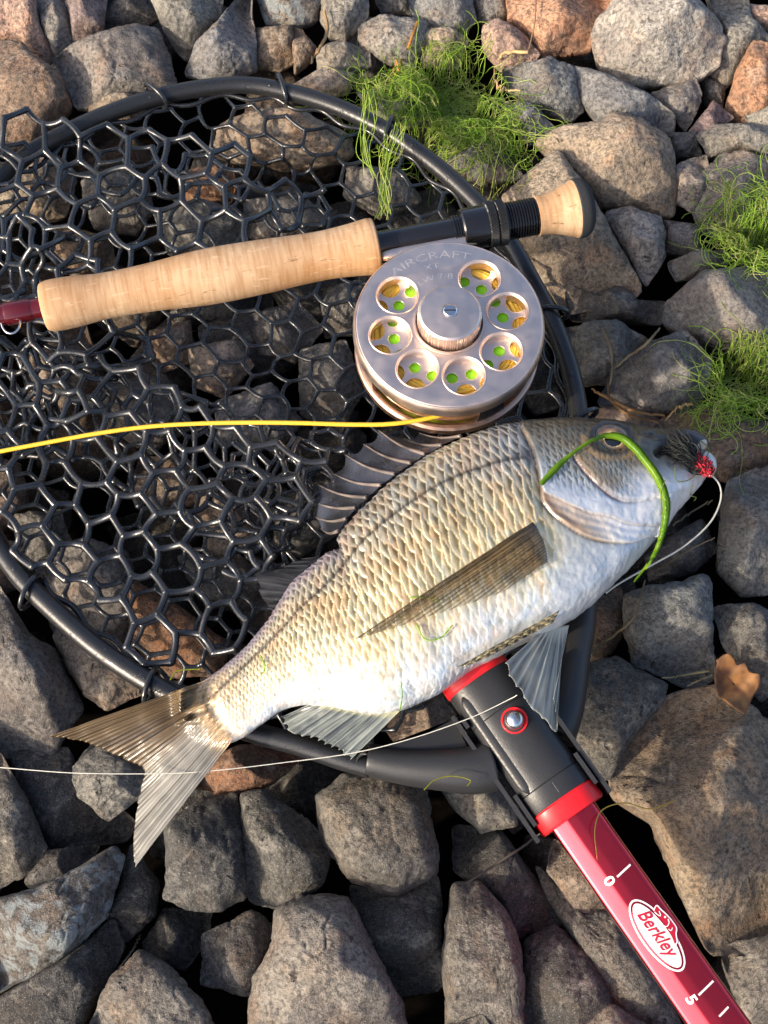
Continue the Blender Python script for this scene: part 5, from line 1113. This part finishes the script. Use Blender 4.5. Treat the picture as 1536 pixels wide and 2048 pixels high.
# leader
lp = cr([(1421,948),(1438,968),(1442,995),(1430,1030),(1405,1062),(1360,1098),(1300,1132),(1240,1166),(1212,1186)], 90)
b = Buf(); b.add(*tube(at(lp, np.interp(np.linspace(0, 1, 90), [0, .3, .7, 1], [.046, .038, .036, .036])), .00044, 8)); tag(b.build('leader', M['leader']), 'pale leader looping from the fly to under the belly', 'fishing line')
lp = cr([(-500,1570),(-250,1545),(-80,1533),(0,1535),(150,1546),(330,1547),(440,1540),(560,1526),(700,1507),(820,1478),(940,1436),(1020,1398),(1034,1390)], 120)
b = Buf(); b.add(*tube(at(lp, np.interp(np.linspace(0, 1, 120), [0, .15, .35, .6, .8, 1], [.02, .022, .034, .036, .046, .056])), .00022, 6)); tag(b.build('tippet', M['leader']), 'thin clear line stretched over the tail and socket', 'fishing line')
# fly in the mouth
fly = thing('fishing_fly', 'black and red fly hooked in the mouth of the fish', 'fishing fly', tuple(at(A([[1390, 920]]), .050)[0]))
rsf = np.random.default_rng(8); b = Buf(); c0 = at(A([[1384, 925]]), .056)[0]
for _ in range(320):
    a = at(A([[1392+rsf.normal(0, 6), 930+rsf.normal(0, 6)]]), .055+rsf.normal(0, .001))[0]; e = at(A([[1334+rsf.normal(0, 13), 884+rsf.normal(0, 18)]]), .056+rsf.normal(0, .003))[0]
    f = np.linspace(0, 1, 8)[:, None]; P = a*(1-f)+e*f+np.sin(f*math.pi)*rsf.normal(0, .0018, 3)+A([0, 0, .0022])*np.sin(f*math.pi); P = P[:int(rsf.integers(5, 9))]; b.add(*tube(P, np.linspace(.00034, .00016, len(P)), 4), C=L3(*(rsf.choice([[14, 14, 16], [22, 26, 24], [40, 44, 40]]))))
b.build('wing_fibres', M['fly'], fly)
b = Buf(); b.add(*blob(at(A([[1402, 930]]), .055)[0], (.0068, .0036, .0034), frame((.78, -.5, 0), (0, 0, 1)), 20, 12), C=L3(96, 6, 16))
for _ in range(170):
    t = rsf.uniform(-1, 1); P0 = at(A([[1401+t*15, 930+t*12]]), .055)[0]; a = rsf.uniform(0, 6.28); d = A([math.cos(a)*.5, math.sin(a), rsf.uniform(.1, 1)]); d /= np.linalg.norm(d); q = rsf.uniform(0, 6.28, 3)
    s = np.linspace(0, 1, 8)[:, None]; P = P0+d*(.0020+.0014*np.sin(s*math.pi))+.0012*np.sin(s*6+q); b.add(*tube(P, .00020, 4), C=L3(*(rsf.choice([[168, 14, 34], [124, 8, 22], [196, 36, 54], [30, 12, 16]]))))
b.build('red_dubbing', M['fly'], fly)
b = Buf(); b.add(*blob(at(A([[1421, 945]]), .052)[0], (.0016, .0022, .0014)), C=L3(206, 196, 176)); b.build('knot', M['fly'], fly)
hk = cr([(1420,944),(1400,934),(1370,912),(1352,900),(1340,912),(1346,924)], 40); b = Buf(); b.add(*tube(at(hk, .052), .0005, 8)); b.build('hook', M['steel'], fly)

def strand(b, P, r, c, sides=3): b.add(*tube(P, r, sides, cap=False), C=c)
ALG = [L3(182, 212, 84), L3(158, 200, 68), L3(204, 224, 116), L3(140, 176, 64), L3(210, 214, 134)]
def clump(name, label, blobs, n, seed, length=(.018, .05), group='algae clumps', extra=(), rad=.00021):
    """tangle of hair-like algae: curved threads lying over the stones"""
    rs = np.random.default_rng(seed); b = Buf(); w = np.array([q[4] for q in blobs], float); w /= w.sum()
    for k in range(n):
        cx, cy, rx, ry, _, hgt = blobs[rs.choice(len(blobs), p=w)]; q = rs.normal(0, .5, 2); p = A([cx+q[0]*rx, cy+q[1]*ry])
        P0 = at(p[None], 0)[0]; z = spread([HMr], P0[None])[0]; P0 = at(p[None], z)[0]+A([0, 0, rs.uniform(0, hgt)])
        m = 16; L_ = rs.uniform(*length); h = rs.uniform(0, 2*math.pi); kap = rs.normal(0, 1)*5.5; kd = rs.normal(0, 3.5); el = rs.normal(.05, .30); pts = [P0]
        for i in range(m-1):
            h += (kap+kd*(i/m-.5)*2)/m+rs.normal(0, .10); el += rs.normal(-.06, .10); pts.append(pts[-1]+A([math.cos(h)*math.cos(el), math.sin(h)*math.cos(el), math.sin(el)])*L_/m)
        P = A(pts); zf_ = np.maximum(look(HMr, P), -.045)+.0005; P[:, 2] = np.where(P[:, 2] < zf_, zf_*.7+P[:, 2]*.3, P[:, 2]); P[:, 2] = np.minimum(P[:, 2], zf_+hgt*1.3)
        strand(b, P, rad*rs.uniform(.7, 1.25), ALG[rs.integers(0, 5)]*rs.uniform(.75, 1.15))
    for pts, zz in extra:
        for k in range(9):
            px = cr(A(pts)+rs.normal(0, 9, (len(pts), 2)), 26); z = np.linspace(zz[0], zz[1], 26)+rs.uniform(0, .004)
            strand(b, at(px, z), rad, ALG[rs.integers(0, 5)]*rs.uniform(.8, 1.1))
    return tag(b.build(name, M['algae']), label, 'algae', group)
clump('algae_clump', 'large bright green clump of hair algae draped over the hoop', [(900,215,95,50,3.2,.009),(860,180,75,30,1.4,.008),(960,265,85,45,2.2,.009),(1000,300,50,30,.8,.008),(780,195,60,32,1.5,.010),(790,250,40,40,.9,.012),(905,150,50,38,.8,.014),(930,320,50,25,.6,.006)], 1250, 21, extra=[([(780,270),(768,330),(775,385),(772,430)], (.022, .012)), ([(740,180),(730,230),(728,300),(745,350)], (.018, .010)), ([(800,250),(790,300),(770,350),(776,420)], (.024, .012))])
clump('algae_clump', 'green algae tangle hanging over the big grey stone above the puddled one', [(1500,440,60,40,2,.012),(1530,500,50,50,2,.012),(1460,490,50,30,1,.010),(1540,400,40,30,.7,.010)], 520, 22)
clump('algae_clump', 'loose pale green algae tangle below the wet puddled stone', [(1480,750,50,40,2,.012),(1530,790,40,40,1.6,.012),(1440,790,40,40,1,.012),(1450,830,40,22,.7,.008)], 330, 23, length=(.02, .05))
# single threads of algae lying on net, fish and handle
rs = np.random.default_rng(31)
def single(pts, z, r=.00030, c=ALG[1], lab=None, nm='algae_thread'):
    px = cr(pts, 40); P = at(px, z) if not callable(z) else z(px); b = Buf(); strand(b, P, r, c, 5)
    return tag(b.build(nm, M['algae']), lab, 'algae', 'single algae threads')
onf = lambda px: on_fish(px, .0007)
single([(833,1250),(850,1278),(880,1276),(905,1250)], onf, lab='fine algae thread curled on the flank below the pectoral fin')
single([(820,1195),(850,1194),(880,1202)], onf, lab='short algae thread stuck on the pectoral fin')
single([(520,1310),(530,1335),(522,1350)], onf, lab='tiny algae thread on the tail root')
single([(800,1420),(804,1392),(802,1365)], onf, lab='short green thread on the belly above the anal fin')
single([(848,1580),(870,1560),(905,1552),(940,1560),(935,1572)], .040, lab='thin algae thread lying on the left net arm', c=L3(150,150,60))
single([(1195,1720),(1190,1660),(1205,1620),(1250,1606),(1300,1618),(1350,1600)], .045, lab='thin algae thread caught on the red handle', c=L3(130,120,60))
single([(340,1360),(355,1342),(400,1338)], .034, lab='thin algae thread at the loop beside the tail', c=L3(150,160,50))
for k, p in enumerate([[(1330,960),(1322,990),(1324,1030)],[(1350,935),(1352,960),(1372,962),(1392,950)],[(1385,970),(1382,990),(1392,995),(1388,1002)],[(1400,880),(1418,900),(1405,930),(1412,950)]]): single(p, lambda px: on_fish(px, .0025), r=.00026, c=L3(140,150,80), lab='fine thread of algae tangled around the fly and jaw')
# blade of green weed over the head
def blade(pts, w, z, name, label, mat, c0, c1, cat, group=None, n=70, twist=0.0, fold=.15):
    px = cr(pts, n); P = z(px) if callable(z) else at(px, np.interp(np.linspace(0, 1, n), np.linspace(0, 1, len(z)), z)); w = np.interp(np.linspace(0, 1, n), np.linspace(0, 1, len(w)), w)*mpp(tuple(px[n//2]))
    for _ in range(6): P[1:-1, 2] = (P[:-2, 2]+2*P[1:-1, 2]+P[2:, 2])/4
    T = np.gradient(P, axis=0); T /= np.linalg.norm(T, axis=1)[:, None]; vd = CAM-P; vd /= np.linalg.norm(vd, axis=1)[:, None]; tw = twist*np.sin(np.linspace(0, 3, n)); S = np.cross(T, vd); S /= np.linalg.norm(S, axis=1)[:, None]; U = np.cross(S, T); S = S*np.cos(tw)[:, None]+U*np.sin(tw)[:, None]
    V = np.concatenate([P-S*w[:, None]/2, P-U*(w*fold)[:, None], P+S*w[:, None]/2, P-U*(w*fold+.0003)[:, None]*1.0]); k = np.arange(n-1)
    Q = np.concatenate([np.stack([a*n+k, a*n+k+1, b_*n+k+1, b_*n+k], 1) for a, b_ in ((0, 1), (1, 2), (2, 3), (3, 0))])
    f = .5+.5*fbm(V/.006, 3, 12)+np.repeat([.35, -.35, .35, 0], n); C = mixc(np.tile(A(c0), (len(V), 1)), np.tile(A(c1), (len(V), 1)), np.clip(f, 0, 1)); return tag(mk(name, V, Q, mat, cols=C), label, cat, group)
blade([(1082,968),(1112,936),(1150,903),(1192,877),(1232,872),(1262,888),(1292,922),(1318,960),(1332,1000),(1332,1030),(1324,1070),(1305,1115),(1268,1164)], [9,13,6,8,14,17,16,16,15,14,11,8,3], lambda px: on_fish(px, .0016), 'weed_blade', 'bright green blade of weed looped over the eye and cheek', M['algae'], L3(92,146,24), L3(140,176,40), 'weed', n=120, fold=.02)
# dry stems
STR = [([(836,42),(815,95),(790,140),(775,172)], [7,7,6,3], 'orange dry straw sticking up behind the algae', L3(214,150,70), L3(180,120,50)),
 ([(1072,-20),(1070,40),(1060,90),(1056,104)], [3,3,4,4], 'thin pale root hanging over the orange pink stone', L3(190,150,110), L3(150,110,80)),
 ([(1056,104),(1010,106),(992,122),(988,160)], [7,8,6,4], 'pale forked root on the pink brown stone', L3(206,180,130), L3(170,140,96)),
 ([(988,165),(1012,180),(1040,182),(1034,206)], [4,5,4,3], 'crooked pale twig beside the blue grey angular stone', L3(200,170,120), L3(160,130,90)),
 ([(648,20),(655,60),(640,95),(622,126)], [6,8,8,5], 'curled dry root between two small brown stones', L3(196,160,112), L3(130,100,64)),
 ([(1205,655),(1222,700),(1224,745),(1218,775)], [5,7,6,4], 'upright dry reed on the damp dark stone', L3(170,146,106), L3(120,100,70)),
 ([(1320,655),(1290,690),(1255,715),(1228,738)], [4,8,8,4], 'frayed dry reed pointing at the puddled stone', L3(150,136,104), L3(110,94,66)),
 ([(1182,778),(1225,800),(1270,822),(1330,832)], [5,9,10,5], 'broad dry reed lying behind the fish head', L3(168,126,74), L3(110,80,46)),
 ([(1215,770),(1222,800),(1260,830),(1318,846)], [5,8,8,4], 'bent tan reed lying behind the fish head', L3(150,110,64), L3(100,74,44)),
 ([(1386,806),(1355,816),(1330,842)], [6,6,4], 'short pale straw between head and loose algae', L3(190,160,110), L3(150,120,84)),
 ([(1345,1050),(1390,1020),(1425,1000)], [4,5,3], 'thin dry stem in the shade below the lower jaw', L3(120,110,86), L3(86,78,60)),
 ([(1310,1145),(1370,1105),(1430,1075)], [4,5,3], 'dry grass stem crossing the shaded stone below the jaw', L3(140,124,92), L3(96,84,62)),
 ([(1290,1160),(1270,1230),(1240,1262),(1180,1308)], [3,4,6,3], 'dry grass stem beside the square flat slab', L3(130,116,84), L3(90,80,56)),
 ([(1418,1342),(1360,1352),(1325,1356)], [5,6,3], 'pale grass strip at the foot of the square slab', L3(160,150,112), L3(120,110,80)),
 ([(1425,1350),(1400,1360),(1375,1372)], [4,5,3], 'second grass strip by the curled oak leaf', L3(150,140,104), L3(120,104,76)),
 ([(1090,1660),(1050,1690),(990,1730),(930,1768)], [4,6,7,4], 'dry strip of reed reaching down from the red collar', L3(120,108,92), L3(70,62,54)),
 ([(282,1868),(262,1905),(235,1940)], [4,5,3], 'dark thin twig beside the ridged grey wedge', L3(80,72,60), L3(50,44,36)),
 ([(450,420),(470,380),(300+165,330)], [3,4,2], 'thin straw caught inside the mesh', L3(170,110,60), L3(120,80,46)),
 ([(1312,1625+1),(1330,1612),(1348,1600)], [3,5,3], 'tiny straw on the very large mottled stone', L3(150,126,90), L3(110,90,66))]
def on_stone(lift):
    def f(px):
        P = at(px, 0.0)
        for _ in range(5): P = at(px, np.maximum(look(HMr, P), -.03)+lift)
        return P
    return f
for pts, w, lab, c0, c1 in STR: blade(pts, w, on_stone(.0016), 'dry_stem', lab, M['straw'], c0, c1, 'dry stem', group='dry stems on the stones', n=30, twist=.5, fold=.3)
# curled oak leaf
lc = [(1428,1350),(1436,1318),(1432,1322),(1446,1310),(1458,1308),(1468,1318),(1474,1330),(1490,1326),(1498,1342),(1506,1346),(1520,1350),(1518,1372),(1504,1396),(1490,1426),(1474,1420),(1452,1404),(1436,1388)]
outl = cr(lc, 90, closed=True); cc = A([1468, 1368]); V = []; C = []; rings = np.linspace(.03, 1, 12)
for q in rings:
    px = cc+(outl-cc)*q; P = at(px, -.012); u = (px-cc)@A([.72, .69])/60; v = (px-cc)@A([-.69, .72])/60; P = at(px, -.006+.006*v**2+.003*np.abs(v)+.002*np.sin(u*5)); V.append(P); f = .5+.5*fbm(np.c_[px/16, np.zeros(len(px))], 3, 7)
    c = mixc(np.tile(L3(140,98,54), (len(px), 1)), np.tile(L3(80,50,30), (len(px), 1)), np.clip(f, 0, 1)); c = mixc(c, np.tile(L3(96,64,40), (len(px), 1)), np.exp(-(v/.04)**2)*.8); C.append(c)
V = np.concatenate(V); C = np.concatenate(C); i = np.arange(11)[:, None]*90; k = np.arange(90)[None]; k2 = (k+1) % 90
o = mk('oak_leaf', V, np.stack([i+k, i+90+k, i+90+k2, i+k2], -1).reshape(-1, 4), M['straw'], cols=C); tag(o, 'curled brown oak leaf beside the square grey slab', 'leaf'); md = o.modifiers.new('thick', 'SOLIDIFY'); md.thickness = .0004
